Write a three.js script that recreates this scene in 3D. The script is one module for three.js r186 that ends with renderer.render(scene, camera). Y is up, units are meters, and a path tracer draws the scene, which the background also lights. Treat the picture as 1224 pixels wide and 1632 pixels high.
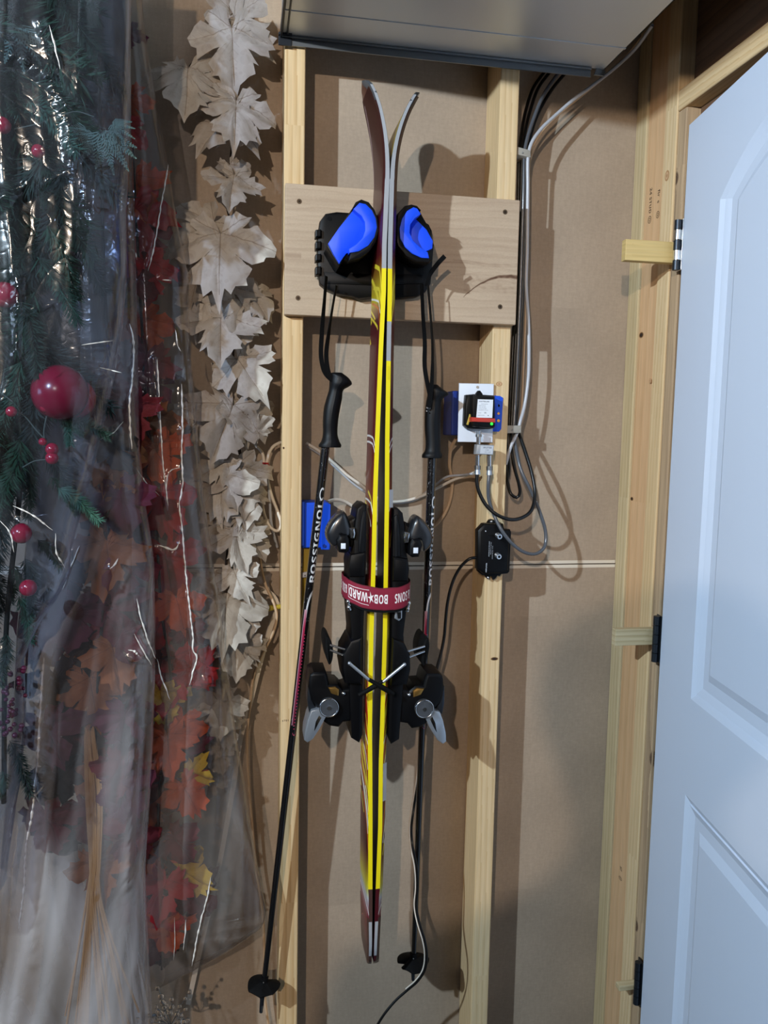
import * as THREE from 'three';
import { mergeGeometries, mergeVertices, toCreasedNormals } from 'three/addons/utils/BufferGeometryUtils.js';
import { RoundedBoxGeometry } from 'three/addons/geometries/RoundedBoxGeometry.js';
import { ImprovedNoise } from 'three/addons/math/ImprovedNoise.js';
import { MarchingCubes } from 'three/addons/objects/MarchingCubes.js';

// ------------------------------------------------------------------ camera, light, exposure
const scene = new THREE.Scene();
scene.background = new THREE.Color(0x05060a);
const FPX = 1263.3, CX = 612, CY = 816;                       // focal length and centre in pixels of the 1224 x 1632 frame
const camera = new THREE.PerspectiveCamera(2 * Math.atan(CY / FPX) * 180 / Math.PI, 0.75, 0.05, 30);
camera.position.set(-0.0755, 1.4942, 1.5167);
camera.rotation.set(-0.09878, -0.17862, 0.01912, 'YXZ');
camera.updateMatrixWorld(true);
scene.add(camera);
const renderer = new THREE.WebGLRenderer({ antialias: true });
renderer.toneMapping = THREE.LinearToneMapping;
renderer.toneMappingExposure = 1.0;
renderer.shadowMap.enabled = true;
const WARM = new THREE.Color().setRGB(1, 0.82, 0.66), COOL = new THREE.Color().setRGB(0.68, 0.85, 1);
const WARM_AT = [-0.8, 2.26, 2.9], COOL_AT = [-1.4, 2.3, 1.75];
const WARM_POWER = 9.6, COOL_POWER = 18.5;
const WINDOW_POWER = 6;
const DUCT_Z = 1.05, STRAP_OFF = -0.098;

// ------------------------------------------------------------------ helpers
const V3 = (x, y, z) => new THREE.Vector3(x, y, z);
let seed = 7;
const rnd = (a = 0, b = 1) => { seed = (seed * 1664525 + 1013904223) >>> 0; return a + (b - a) * seed / 4294967296; };
const noise = new ImprovedNoise();
const ns = (x, y = 0, z = 0) => noise.noise(x + 17.3, y + 5.1, z + 9.7);
const lerp = (a, b, t) => a + (b - a) * t;
function table(rows, v, k = 1) {                               // linear interpolation in rows of [v, value, ...]
  if (v <= rows[0][0]) return rows[0][k];
  for (let i = 1; i < rows.length; i++) if (v <= rows[i][0]) return lerp(rows[i - 1][k], rows[i][k], (v - rows[i - 1][0]) / (rows[i][0] - rows[i - 1][0]));
  return rows[rows.length - 1][k];
}
const sight = (u, v) => V3((u - CX) / FPX, -(v - CY) / FPX, -1).applyQuaternion(camera.quaternion);
function at(u, v, z) { const d = sight(u, v); return d.multiplyScalar((z - camera.position.z) / d.z).add(camera.position); }
const used = {};
function numbered(n) { used[n] = (used[n] || 0) + 1; return used[n] === 1 ? n : n + '_' + String(used[n] - 1).padStart(3, '0'); }
function thing(name, label, category, base, group) {
  const o = new THREE.Group(); o.name = numbered(name); o.position.copy(base); scene.add(o);
  o.userData = { label, category }; if (group) o.userData.group = group;
  o.userData.base = undefined; o.base = base.clone();
  return o;
}
function structure(name, base = V3(0, 0, 0)) {
  const o = new THREE.Group(); o.name = name; o.position.copy(base); o.base = base.clone(); o.userData = { kind: 'structure' }; scene.add(o); return o;
}
const baseOf = (o) => { while (o && !o.base) o = o.parent; return o ? o.base : V3(0, 0, 0); };
function flat(g) {
  if (g.index) g = g.toNonIndexed();
  for (const k of Object.keys(g.attributes)) if (!['position', 'normal', 'uv'].includes(k)) g.deleteAttribute(k);
  if (!g.attributes.uv) g.setAttribute('uv', new THREE.BufferAttribute(new Float32Array(g.attributes.position.count * 2), 2));
  if (!g.attributes.normal) g.computeVertexNormals();
  return g;
}
const merge = (list) => list.length === 1 ? list[0] : mergeGeometries(list.map(flat));
function part(name, geo, mat, parent, label) {                 // geometry given in world coordinates; it is moved to the thing's own base
  if (Array.isArray(geo)) geo = merge(geo);
  const b = baseOf(parent);
  geo.translate(-b.x, -b.y, -b.z);
  const m = new THREE.Mesh(geo, mat); m.name = name; m.castShadow = m.receiveShadow = true;
  if (label) m.userData.label = label;
  parent.add(m); return m;
}
function single(name, geo, mat, label, category, group) {      // a thing that is one mesh
  if (Array.isArray(geo)) geo = merge(geo);
  geo.computeBoundingBox(); const bb = geo.boundingBox, b = V3((bb.min.x + bb.max.x) / 2, bb.min.y, (bb.min.z + bb.max.z) / 2);
  geo.translate(-b.x, -b.y, -b.z);
  const m = new THREE.Mesh(geo, mat); m.name = numbered(name); m.position.copy(b); m.castShadow = m.receiveShadow = true;
  m.userData = { label, category }; if (group) m.userData.group = group;
  scene.add(m); return m;
}
function bx(x0, x1, y0, y1, z0, z1, grain = 'y', r = 0.0015) {  // box with softened edges and uv in metres, v along the grain
  const g = r > 0 ? new RoundedBoxGeometry(x1 - x0, y1 - y0, z1 - z0, 1, Math.min(r, (x1 - x0) / 2.1, (y1 - y0) / 2.1, (z1 - z0) / 2.1)) : new THREE.BoxGeometry(x1 - x0, y1 - y0, z1 - z0);
  g.translate((x0 + x1) / 2, (y0 + y1) / 2, (z0 + z1) / 2);
  return metreUV(g, grain);
}
function metreUV(g, grain = 'y') {
  const p = g.attributes.position, n = g.attributes.normal, uv = new Float32Array(p.count * 2), o = rnd(0, 3);
  for (let i = 0; i < p.count; i++) {
    const x = p.getX(i), y = p.getY(i), z = p.getZ(i), a = Math.abs(n.getX(i)), b = Math.abs(n.getY(i)), c = Math.abs(n.getZ(i));
    let s, t;
    if (grain === 'y') { t = y; s = c > a ? x : z + 0.13; if (b > a && b > c) { t = z; s = x; } }
    else if (grain === 'x') { t = x; s = c > b ? y : z + 0.13; if (a > b && a > c) { t = z; s = y; } }
    else { t = z; s = a > b ? y : x + 0.13; if (c > a && c > b) { t = y; s = x; } }
    uv[2 * i] = s + o; uv[2 * i + 1] = t + o * 0.7;
  }
  g.setAttribute('uv', new THREE.BufferAttribute(uv, 2)); return g;
}
function smooth(pts, n = 60, closed = true) {
  const c = new THREE.CatmullRomCurve3(pts.map(p => V3(p[0], p[1], 0)), closed, 'catmullrom', 0.5);
  return c.getPoints(n).slice(0, closed ? n : n + 1).map(p => [p.x, p.y]);
}
function outline(pts, z) { const s = pts.map(([u, v]) => at(u, v, z)); return s.map(p => new THREE.Vector2(p.x, p.y)); }
// an outline measured in the frame, set at its own distance z and given thickness towards the wall
function ext(pts, z, depth, { bevel = 0.001, round = 0, holes = [], steps = 2 } = {}) {
  const P = round ? smooth(pts, round) : pts, s = new THREE.Shape(outline(P, z));
  for (const h of holes) s.holes.push(new THREE.Path(outline(h, z)));
  const b = Math.min(bevel, depth / 2.2);
  const g = new THREE.ExtrudeGeometry(s, { depth: depth - 2 * b, bevelEnabled: b > 0, bevelThickness: b, bevelSize: b, bevelOffset: -b, bevelSegments: steps, curveSegments: 8 });
  g.translate(0, 0, z - depth + b);
  return g;
}
function soft(g, deg = 40) { return toCreasedNormals(g, deg * Math.PI / 180); }
function tube(pts, r, seg = 60, rad = 8) {                     // pts: Vector3 list
  return new THREE.TubeGeometry(new THREE.CatmullRomCurve3(pts, false, 'centripetal'), seg, r, rad, false);
}
const run = (rows) => rows.map(([u, v, z]) => at(u, v, z));    // a cable's course, with its distance at each point
function rod(a, b, r0, r1 = r0, seg = 10) {
  const d = b.clone().sub(a), g = new THREE.CylinderGeometry(r1, r0, d.length(), seg, 1);
  g.applyQuaternion(new THREE.Quaternion().setFromUnitVectors(V3(0, 1, 0), d.clone().normalize()));
  g.translate((a.x + b.x) / 2, (a.y + b.y) / 2, (a.z + b.z) / 2); return g;
}
const ball = (c, r, s = 12) => { const g = new THREE.SphereGeometry(r, s, Math.max(6, s * 0.7 | 0)); g.translate(c.x, c.y, c.z); return g; };
function loft(rings, closed = true, caps = true) {             // rings: arrays of Vector3 with equal length
  const n = rings[0].length, pos = [], uv = [], idx = [], w = closed ? n + 1 : n;
  rings.forEach((R, i) => { for (let j = 0; j < w; j++) { const p = R[j % n]; pos.push(p.x, p.y, p.z); uv.push(j / (w - 1), 1 - i / (rings.length - 1)); } });
  for (let i = 0; i + 1 < rings.length; i++) for (let j = 0; j + 1 < w; j++) { const a = i * w + j, b = a + 1, c = a + w, d = c + 1; idx.push(a, c, b, b, c, d); }
  if (caps && closed) for (const [i, f] of [[0, 1], [rings.length - 1, 0]]) {
    const c = rings[i].reduce((s, p) => s.add(p), V3(0, 0, 0)).multiplyScalar(1 / n), k = pos.length / 3; pos.push(c.x, c.y, c.z); uv.push(0.5, f ? 1 : 0);
    for (let j = 0; j < n; j++) { const a = i * w + j; f ? idx.push(k, a, a + 1) : idx.push(k, a + 1, a); }
  }
  const g = new THREE.BufferGeometry();
  g.setAttribute('position', new THREE.Float32BufferAttribute(pos, 3)); g.setAttribute('uv', new THREE.Float32BufferAttribute(uv, 2)); g.setIndex(idx);
  g.computeVertexNormals(); return g;
}

// ------------------------------------------------------------------ textures and materials
function dataTex(w, h, fn, srgb = true) {
  const a = new Uint8Array(w * h * 4);
  for (let y = 0; y < h; y++) for (let x = 0; x < w; x++) { const c = fn(x / w, y / h, x, y), k = (y * w + x) * 4; a[k] = c[0]; a[k + 1] = c[1]; a[k + 2] = c[2]; a[k + 3] = c[3] === undefined ? 255 : c[3]; }
  const t = new THREE.DataTexture(a, w, h); t.wrapS = t.wrapT = THREE.RepeatWrapping; t.magFilter = THREE.LinearFilter; t.minFilter = THREE.LinearFilter; if (srgb) t.colorSpace = THREE.SRGBColorSpace; t.needsUpdate = true; return t;
}
function canvasTex(w, h, draw, srgb = true) {
  const c = document.createElement('canvas'); c.width = w; c.height = h; const x = c.getContext('2d'); draw(x, w, h);
  const t = new THREE.CanvasTexture(c); if (srgb) t.colorSpace = THREE.SRGBColorSpace; t.magFilter = THREE.LinearFilter; return t;
}
const std = (o) => new THREE.MeshPhysicalMaterial(o);
const mat = (color, roughness = 0.6, metalness = 0, o = {}) => std({ color, roughness, metalness, ...o });
// pine: one 0.5 m x 1.5 m piece of grain, v along the board
function pine(sd, light, dark, { freq = 70, knots = [], late = 0.6 } = {}) {
  const L = new THREE.Color(light), D = new THREE.Color(dark), tone = (t, k) => { t = Math.min(1, Math.max(0, t)); return [k * 255 * lerp(Math.pow(L.r, 1 / 2.2), Math.pow(D.r, 1 / 2.2), t), k * 255 * lerp(Math.pow(L.g, 1 / 2.2), Math.pow(D.g, 1 / 2.2), t), k * 255 * lerp(Math.pow(L.b, 1 / 2.2), Math.pow(D.b, 1 / 2.2), t)]; };
  return dataTex(384, 1152, (x, y) => {
    const X = x * 0.5, Y = y * 1.5;
    let warp = ns(X * 9, Y * 1.3, sd) * 0.012 + ns(X * 3, Y * 0.5, sd + 3) * 0.03, kd = 0;
    for (const [kx, ky, kr] of knots) { const dx = (X - kx), dy = (Y - ky) * 0.45, d = Math.hypot(dx, dy); warp += kr * 1.2 * Math.exp(-d * d / (kr * kr * 3)) * Math.sign(dx || 1); const r = Math.hypot(dx, (Y - ky) * 0.75); kd = Math.max(kd, r < kr ? 0.9 - 0.3 * Math.abs(Math.sin(r * 900)) : Math.max(0, 0.75 - (r - kr) / kr)); }
    const ring = (X + warp) * freq, f = ring - Math.floor(ring);
    let t = Math.pow(f, 3) * late * (0.6 + 0.4 * ns(X * 20, Y * 2, sd + 5)) + 0.16 * ns(X * 5, Y * 1.2, sd + 8) + 0.10 * ns(X * 260, Y * 7, sd) + 0.2;
    t = Math.max(t, kd * 1.1);
    return tone(t, 1 + 0.05 * ns(X * 400, Y * 18, sd));
  });
}
const rep = (t, sx, sy) => { const c = t.clone(); c.repeat.set(sx, sy); c.needsUpdate = true; return c; };
const woodMat = (t, o = {}) => std({ map: rep(t, 2, 1 / 1.5), roughness: 0.72, bumpMap: rep(t, 2, 1 / 1.5), bumpScale: -0.0004, ...o });
const M = {};
M.pineWarm = woodMat(pine(1, 0xe9cea2, 0xba8c52, { freq: 60, late: 0.55, knots: [[0.05, 0.42, 0.006]] }));
M.pinePale = woodMat(pine(12, 0xe9d0a6, 0xba9058, { freq: 85, late: 0.5, knots: [[0.33, 0.9, 0.012]] }));
M.pineOrange = woodMat(pine(23, 0xe2bd92, 0xbb8a58, { freq: 40, late: 0.4 }));
M.pineGrey = woodMat(pine(34, 0xd8c6a0, 0xa48858, { freq: 90, late: 0.5 }));
M.pineKnotty = woodMat(pine(45, 0xe2c49c, 0x3a2416, { freq: 34, late: 0.28, knots: Array.from({ length: 16 }, (_, i) => [0.03 * i + 0.01, (i * 0.37) % 1.5, 0.005 + 0.002 * (i % 3)]) }));
M.darkWood = woodMat(pine(56, 0x7a5a40, 0x4a3322, { freq: 50 }));
M.cleat = woodMat(pine(67, 0xdcc084, 0xb8954c, { freq: 110, late: 0.5 }));

const paperTex = dataTex(512, 512, (x, y) => {
  const f = ns(x * 160, y * 40, 2) * 0.5 + ns(x * 60, y * 190, 6) * 0.5 + ns(x * 300, y * 300, 1) * 0.6, b = ns(x * 6, y * 5, 4);
  const k = 1 + 0.055 * f + 0.05 * b; return [168 * k, 149 * k, 129 * k];
});
M.paper = std({ map: rep(paperTex, 1.6, 1.6), roughness: 0.93, bumpMap: rep(paperTex, 1.6, 1.6), bumpScale: 0.0002 });
M.paperWhite = mat(0xded2c0, 0.9);
M.concrete = std({ map: dataTex(256, 256, (x, y) => { const k = 54 + 12 * ns(x * 9, y * 9) + 10 * ns(x * 60, y * 60); return [k, k * 0.98, k * 0.94]; }), roughness: 0.9 });
M.roomPaint = mat(0x201e1b, 0.95);
M.white = mat(0xe9edf6, 0.42);
M.doorWhite = std({ color: 0xd4dff0, roughness: 0.45, bumpMap: rep(dataTex(256, 256, (x, y) => { const k = 128 + 60 * ns(x * 40, y * 4) + 50 * ns(x * 110, y * 9, 3); return [k, k, k]; }, false), 3, 1), bumpScale: 0.00012 });
M.black = mat(0x050507, 0.45, 0, { specularIntensity: 0.45 });
M.blackGloss = mat(0x1c1e22, 0.34, 0, { clearcoat: 0.5, clearcoatRoughness: 0.15 });
M.blackMatte = mat(0x050506, 0.75, 0, { specularIntensity: 0.4 });
M.rubber = mat(0x0a0c10, 0.5, 0, { specularIntensity: 0.5 });
M.chrome = mat(0xd8dadd, 0.18, 1);
M.steel = mat(0xa4a6a8, 0.32, 1);
M.silver = mat(0xb4bcc6, 0.35, 0.75);
M.darkSteel = mat(0x3a3f46, 0.38, 0.8);
M.brass = mat(0xb48a4a, 0.35, 0.9);
M.blueBox = mat(0x0f4fd6, 0.45);
M.bluePad = mat(0x0a4ef0, 0.5);
M.navy = mat(0x0c2f86, 0.5);
M.yellowCable = mat(0xb89a34, 0.5);
M.cableWhite = mat(0xe2d6c6, 0.45);
M.cableTan = mat(0xc8a988, 0.5);
M.cableGrey = mat(0xb8bac0, 0.3); M.cableDark = mat(0x55585e, 0.2);
M.cableBlack = mat(0x0a0b0d, 0.32);
M.tapeRed = mat(0xa81c24, 0.5);
const galvTex = dataTex(512, 512, (x, y) => { const k = 150 + 26 * ns(x * 7, y * 7) + 22 * ns(x * 26, y * 22, 3) + 18 * ns(x * 4, y * 130, 8); return [k, k, k]; }, false);
M.galv = std({ color: 0xc6ccd2, metalness: 0.6, roughness: 0.4 });
M.galvEdge = mat(0x7d8286, 0.42, 0.9);

// ------------------------------------------------------------------ the setting
const XR = 0.732, DW = -0.089, ROOM = { x0: -2.9, z1: 4.2, h: 2.44 };
{
  const floor = structure('floor'); part('slab', bx(ROOM.x0 - 0.2, XR + 0.4, -0.15, 0, DW - 0.2, ROOM.z1 + 0.2, 'z', 0), M.concrete, floor);
  const ceiling = structure('ceiling'); part('board', bx(ROOM.x0 - 0.2, XR + 0.4, ROOM.h, ROOM.h + 0.12, DW - 0.2, ROOM.z1 + 0.2, 'z', 0), M.roomPaint, ceiling);
  const wl = structure('wall_left'); for (const [y0, y1, z0, z1] of [[0, 1.25, DW - 0.1, ROOM.z1], [1.95, ROOM.h, DW - 0.1, ROOM.z1], [1.25, 1.95, DW - 0.1, 0.55], [1.25, 1.95, 1.45, ROOM.z1]]) part('board', bx(ROOM.x0 - 0.1, ROOM.x0, y0, y1, z0, z1, 'y', 0), M.roomPaint, wl);
  const wf = structure('wall_front'); part('board', bx(ROOM.x0 - 0.1, XR + 0.3, 0, ROOM.h, ROOM.z1, ROOM.z1 + 0.1, 'y', 0), M.roomPaint, wf);
  // back wall: two gypsum sheets meeting at 1.22 m, their white taped edges, two studs
  const wb = structure('wall_back');
  const seam = 1.2192;
  part('drywall_sheet', bx(ROOM.x0, XR + 0.02, seam + 0.0012, ROOM.h, DW - 0.013, DW, 'y', 0.001), M.paper, wb);
  part('drywall_sheet', bx(ROOM.x0, XR + 0.02, 0, seam - 0.0012, DW - 0.013, DW, 'y', 0.001), M.paper, wb);
  for (const s of [1, -1]) part('edge_tape', bx(ROOM.x0, XR, s > 0 ? seam + 0.0012 : seam - 0.008, s > 0 ? seam + 0.008 : seam - 0.0012, DW - 0.002, DW + 0.0009, 'x', 0), M.paperWhite, wb, 'white paper edge of a gypsum sheet');
  part('backing', bx(ROOM.x0, XR + 0.4, 0, ROOM.h, DW - 0.06, DW - 0.014, 'y', 0), M.blackMatte, wb);
  for (const [x, m] of [[0, M.pineWarm], [0.4075, M.pinePale], [-0.812, M.pinePale]]) part('stud', bx(x, x + 0.038, 0, ROOM.h, DW, 0, 'y', 0.003), m, wb);
  // right wall: framing that shows its edges round the door opening
  const wr = structure('wall_right');
  for (const [z0, z1, m, dx] of [[-0.089, -0.044, M.pineGrey, 0.0], [-0.043, 0.029, M.pineOrange, 0.004], [0.030, 0.074, M.pinePale, 0.0]]) part('stud', bx(XR + dx, XR + 0.089, 0, ROOM.h, z0, z1, 'y', 0.003), m, wr);
  part('trimmer', bx(XR + 0.002, XR + 0.089, 0, 2.108, 0.075, 0.104, 'y', 0.004), M.pineKnotty, wr);
  part('header', bx(XR, XR + 0.089, 2.108, 2.146, 0.075, 1.05, 'z', 0.003), M.pinePale, wr);
  part('header_board', bx(XR + 0.03, XR + 0.07, 2.146, ROOM.h, 0.075, 1.05, 'z', 0.002), M.darkWood, wr);
  part('stud', bx(XR, XR + 0.089, 0, ROOM.h, 0.96, 0.998, 'y', 0.003), M.pinePale, wr);
  part('jamb', bx(XR + 0.03, XR + 0.089, 0.01, 2.09, 0.106, 0.118, 'y', 0.001), M.darkWood, wr);
  part('jamb', bx(XR + 0.03, XR + 0.089, 2.088, 2.106, 0.105, 0.96, 'z', 0.001), M.darkWood, wr);
  part('board', bx(XR + 0.02, XR + 0.1, 0, ROOM.h, 1.0, ROOM.z1, 'y', 0), M.roomPaint, wr);
  part('sheathing', bx(XR + 0.2, XR + 0.22, 0, ROOM.h, DW - 0.05, 1.1, 'y', 0), M.darkWood, wr);
  // wooden shims behind the hinges, their ends sticking out into the room
  for (const [u0, v0, v1, m] of [[997, 381, 415, M.cleat], [980.5, 1003, 1029, M.pineGrey], [986, 1571, 1579, M.pineGrey]]) { const a = at(u0, v0, 0.102), b = at(u0, v1, 0.102); part('hinge_shim', bx(a.x, XR + 0.05, b.y, a.y, 0.088, 0.1045, 'x', 0.0012), m, wr); }
  // grade stamps printed on the stud edges
  const stamp = (text, w = 256, h = 64) => canvasTex(w, h, (c) => { c.clearRect(0, 0, w, h); c.fillStyle = 'rgba(58,40,28,.72)'; c.strokeStyle = c.fillStyle; c.font = 'bold 40px sans-serif'; c.textAlign = 'center'; c.textBaseline = 'middle'; c.fillText(text, w * 0.42, h / 2); c.lineWidth = 4; c.beginPath(); c.arc(w * 0.86, h / 2, 20, 0, 7); c.stroke(); c.beginPath(); c.arc(w * 0.86, h / 2, 9, 0, 7); c.stroke(); });
  const stampMesh = (t, w, h, p, ry, rz) => { const m = new THREE.Mesh(new THREE.PlaneGeometry(w, h), std({ map: t, transparent: true, roughness: 0.8 })); m.name = 'grade_stamp'; m.position.copy(p); m.rotation.set(0, ry, rz, 'YXZ'); return m; };
  wr.add(stampMesh(stamp('24 STUD'), 0.085, 0.02, V3(XR + 0.0036, 1.965, -0.018), -Math.PI / 2, -Math.PI / 2));
  wr.add(stampMesh(stamp('fir  s'), 0.08, 0.018, V3(XR + 0.0036, 1.965, 0.014), -Math.PI / 2, -Math.PI / 2));
  wr.add(stampMesh(stamp('HT'), 0.05, 0.02, V3(XR + 0.0036, 0.56, 0.0), -Math.PI / 2, -Math.PI / 2));
  // knots that show on the framing: a dark eye in a paler ring
  const knot = (u, v, rx, ry, wall, face, dark) => {
    const d = sight(u, v), p = face === 'z' ? at(u, v, 0.0003) : d.clone().multiplyScalar((XR + (face === 'o' ? 0.0037 : -0.0003) - camera.position.x) / d.x).add(camera.position);
    const disc = (r, c, o) => { const m = new THREE.Mesh(new THREE.CircleGeometry(1, 28), mat(c, 0.8)); m.scale.set(rx * r, ry * r, 1); m.name = 'knot'; if (face === 'z') m.position.set(p.x, p.y, p.z + o); else { m.position.set(p.x - o, p.y, p.z); m.rotation.y = -Math.PI / 2; } m.receiveShadow = true; wall.add(m); };
    disc(1, dark ? 0x8a6238 : 0xb98c5e, 0); disc(0.72, dark ? 0x3c2616 : 0xd0a880, 0.0002); disc(0.32, dark ? 0x1e120a : 0xb58a60, 0.0004);
  };
  knot(788, 1050, 0.008, 0.0035, wb, 'z', true); knot(795.5, 612, 0.0065, 0.0045, wb, 'z', false); knot(452, 714, 0.0018, 0.0022, wb, 'z', true);
  knot(1022, 534, 0.009, 0.006, wr, 'o', true); knot(1063, 280, 0.008, 0.01, wr, 'x', false); knot(1036, 607, 0.005, 0.005, wr, 'x', false); knot(1007, 795, 0.006, 0.004, wr, 'o', true);
  wb.add(stampMesh(stamp('x 1 0 1', 256, 64), 0.028, 0.009, V3(0.012, 0.93, 0.0006), 0, 0));
}
{ // daylight window in the left wall, out of the picture
  const w = structure('window_1', V3(ROOM.x0, 1.6, 1.0));
  for (const [y0, y1, z0, z1] of [[1.25, 1.29, 0.55, 1.45], [1.91, 1.95, 0.55, 1.45], [1.29, 1.91, 0.55, 0.59], [1.29, 1.91, 1.41, 1.45]]) part('window_frame', bx(ROOM.x0 - 0.09, ROOM.x0 + 0.01, y0, y1, z0, z1, 'y', 0.002), M.white, w);
  part('window_pane', bx(ROOM.x0 - 0.06, ROOM.x0 - 0.055, 1.29, 1.91, 0.59, 1.41, 'y', 0), std({ color: 0x9fb4d8, roughness: 0.4, emissive: 0x9dbcf0, emissiveIntensity: 1.2 }), w);
  const l = new THREE.RectAreaLight(new THREE.Color().setRGB(0.62, 0.8, 1), WINDOW_POWER, 0.8, 0.6); l.name = 'window_daylight'; l.position.set(0.02 - 0.06, 0, 0); l.lookAt(V3(ROOM.x0 + 5, 1.6, 1.0)); w.add(l); l.rotation.set(0, -Math.PI / 2, 0);
}
// ------------------------------------------------------------------ door, standing a little open
{
  const H = V3(0.7255, 0.02, 0.131), ang = 8.32 * Math.PI / 180;      // hinge edge of its room-side face
  const door = structure('door_1', H); door.rotation.y = -ang;          // local -z runs to the hinge; +z towards the near edge, -x into the room
  door.base = V3(0, 0, 0);
  const W = 0.76, HT = 2.043, TH = 0.035, y0 = 0;
  // panels: hinge-side distance w, heights above the door foot
  const panels = [{ w0: 0.147, w1: W - 0.147, b: 1.019, t: 1.871, rise: 0.095 }, { w0: 0.147, w1: W - 0.147, b: 0.235, t: 0.844, rise: 0 }];
  const ring = (p, inset) => { const r = [], n = 24; r.push([p.w0 + inset, p.b + inset]); r.push([p.w1 - inset, p.b + inset]); for (let i = 0; i <= n; i++) { const w = lerp(p.w1 - inset, p.w0 + inset, i / n), c = (p.w0 + p.w1) / 2, q = (w - c) / ((p.w1 - p.w0) / 2); r.push([w, p.t - inset + p.rise * (1 - q * q)]); } return r; };
  const sh = new THREE.Shape([[0, 0], [W, 0], [W, HT], [0, HT]].map(p => new THREE.Vector2(...p)));
  for (const p of panels) sh.holes.push(new THREE.Path(ring(p, 0).map(q => new THREE.Vector2(...q))));
  const place = (g) => { g.rotateY(-Math.PI / 2); return g; };          // (w, y, depth) -> (-depth.., y, w)
  const face = new THREE.ShapeGeometry(sh); 
  const steps = [[0, 0], [0.012, -0.006], [0.0135, -0.0035], [0.027, -0.0085], [0.046, -0.0085], [0.062, -0.0025]];
  const parts = [];
  const toX = (w, y, d) => V3(-d, y, w);                                // d > 0 stands proud into the room (-x)
  { const g = face; const p = g.attributes.position; for (let i = 0; i < p.count; i++) { const w = p.getX(i), y = p.getY(i); p.setXYZ(i, 0, y, w); } if (g.index) { const ix = g.index; for (let i = 0; i < ix.count; i += 3) { const a = ix.getX(i); ix.setX(i, ix.getX(i + 1)); ix.setX(i + 1, a); } } g.computeVertexNormals(); parts.push(g); }
  part('leaf', [...parts, bx(0.0002, TH, 0, HT, 0, 0.004, 'y', 0), bx(0.0002, TH, 0, HT, W - 0.004, W, 'y', 0), bx(0.0002, TH, HT - 0.004, HT, 0, W, 'y', 0), bx(0.0002, TH, 0, 0.004, 0, W, 'y', 0), bx(TH - 0.008, TH, 0, HT, 0, W, 'y', 0)], M.doorWhite, door);
  for (const p of panels) {
    const rings = steps.map(([ins, d]) => ring(p, ins).map(([w, y]) => toX(w, y, d)));
    const mould = soft(loft(rings, true, false), 20);
    const s2 = new THREE.ShapeGeometry(new THREE.Shape(ring(p, 0.062).map(q => new THREE.Vector2(...q))));
    const q = s2.attributes.position; for (let i = 0; i < q.count; i++) q.setXYZ(i, 0.0025, q.getY(i), q.getX(i)); s2.computeVertexNormals();
    part('panel', [mould, s2], M.doorWhite, door);
  }
  // three butt hinges: plates and a knuckled barrel
  [[1.853, M.chrome, 'bright steel hinge'], [1.105, M.darkSteel, 'dark steel hinge'], [0.387, M.darkSteel, 'dark steel hinge']].forEach(([y, m, label]) => {
    const h = part('hinge', [bx(-0.0005, 0.002, y - 0.046 - H.y, y + 0.046 - H.y, -0.028, -0.002, 'y', 0.0005)], m, door, label);
    for (let k = 0; k < 5; k++) { const a = y - 0.046 + k * 0.0184 - H.y; part('knuckle', rod(V3(-0.006, a + 0.0006, -0.012), V3(-0.006, a + 0.0178, -0.012), 0.0065, 0.0065, 14), k % 2 ? m : M.darkSteel, h); }
  });
}
// ------------------------------------------------------------------ lamps: two bare bulbs in ceiling sockets, behind and beside the viewer
function lamp(p, color, power, label) {
  const base = V3(p[0], p[1] - 0.035, p[2]);
  const t = thing('ceiling_bulb', label, 'lamp', base);
  part('socket', rod(V3(p[0], p[1] + 0.05, p[2]), V3(p[0], ROOM.h, p[2]), 0.03, 0.045, 24), M.white, t);
  const glow = std({ color: 0xffffff, roughness: 0.5, emissive: color, emissiveIntensity: 6 });
  const g = new THREE.LatheGeometry([[0.0001, -0.035], [0.018, -0.03], [0.029, -0.012], [0.029, 0.008], [0.02, 0.03], [0.013, 0.05]].map(q => new THREE.Vector2(...q)), 24); g.translate(...p);
  const b = part('glass_bulb', g, glow, t); b.castShadow = false;
  const l = new THREE.PointLight(color, power, 0, 2); l.position.set(0, 0.035, 0); l.castShadow = true; l.shadow.radius = 1.1; t.add(l);
}
lamp(WARM_AT, WARM, WARM_POWER, 'bare warm white bulb in a ceiling socket behind the viewer');
lamp(COOL_AT, COOL, COOL_POWER, 'bare cool white bulb in a ceiling socket above the bagged garlands');

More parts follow.
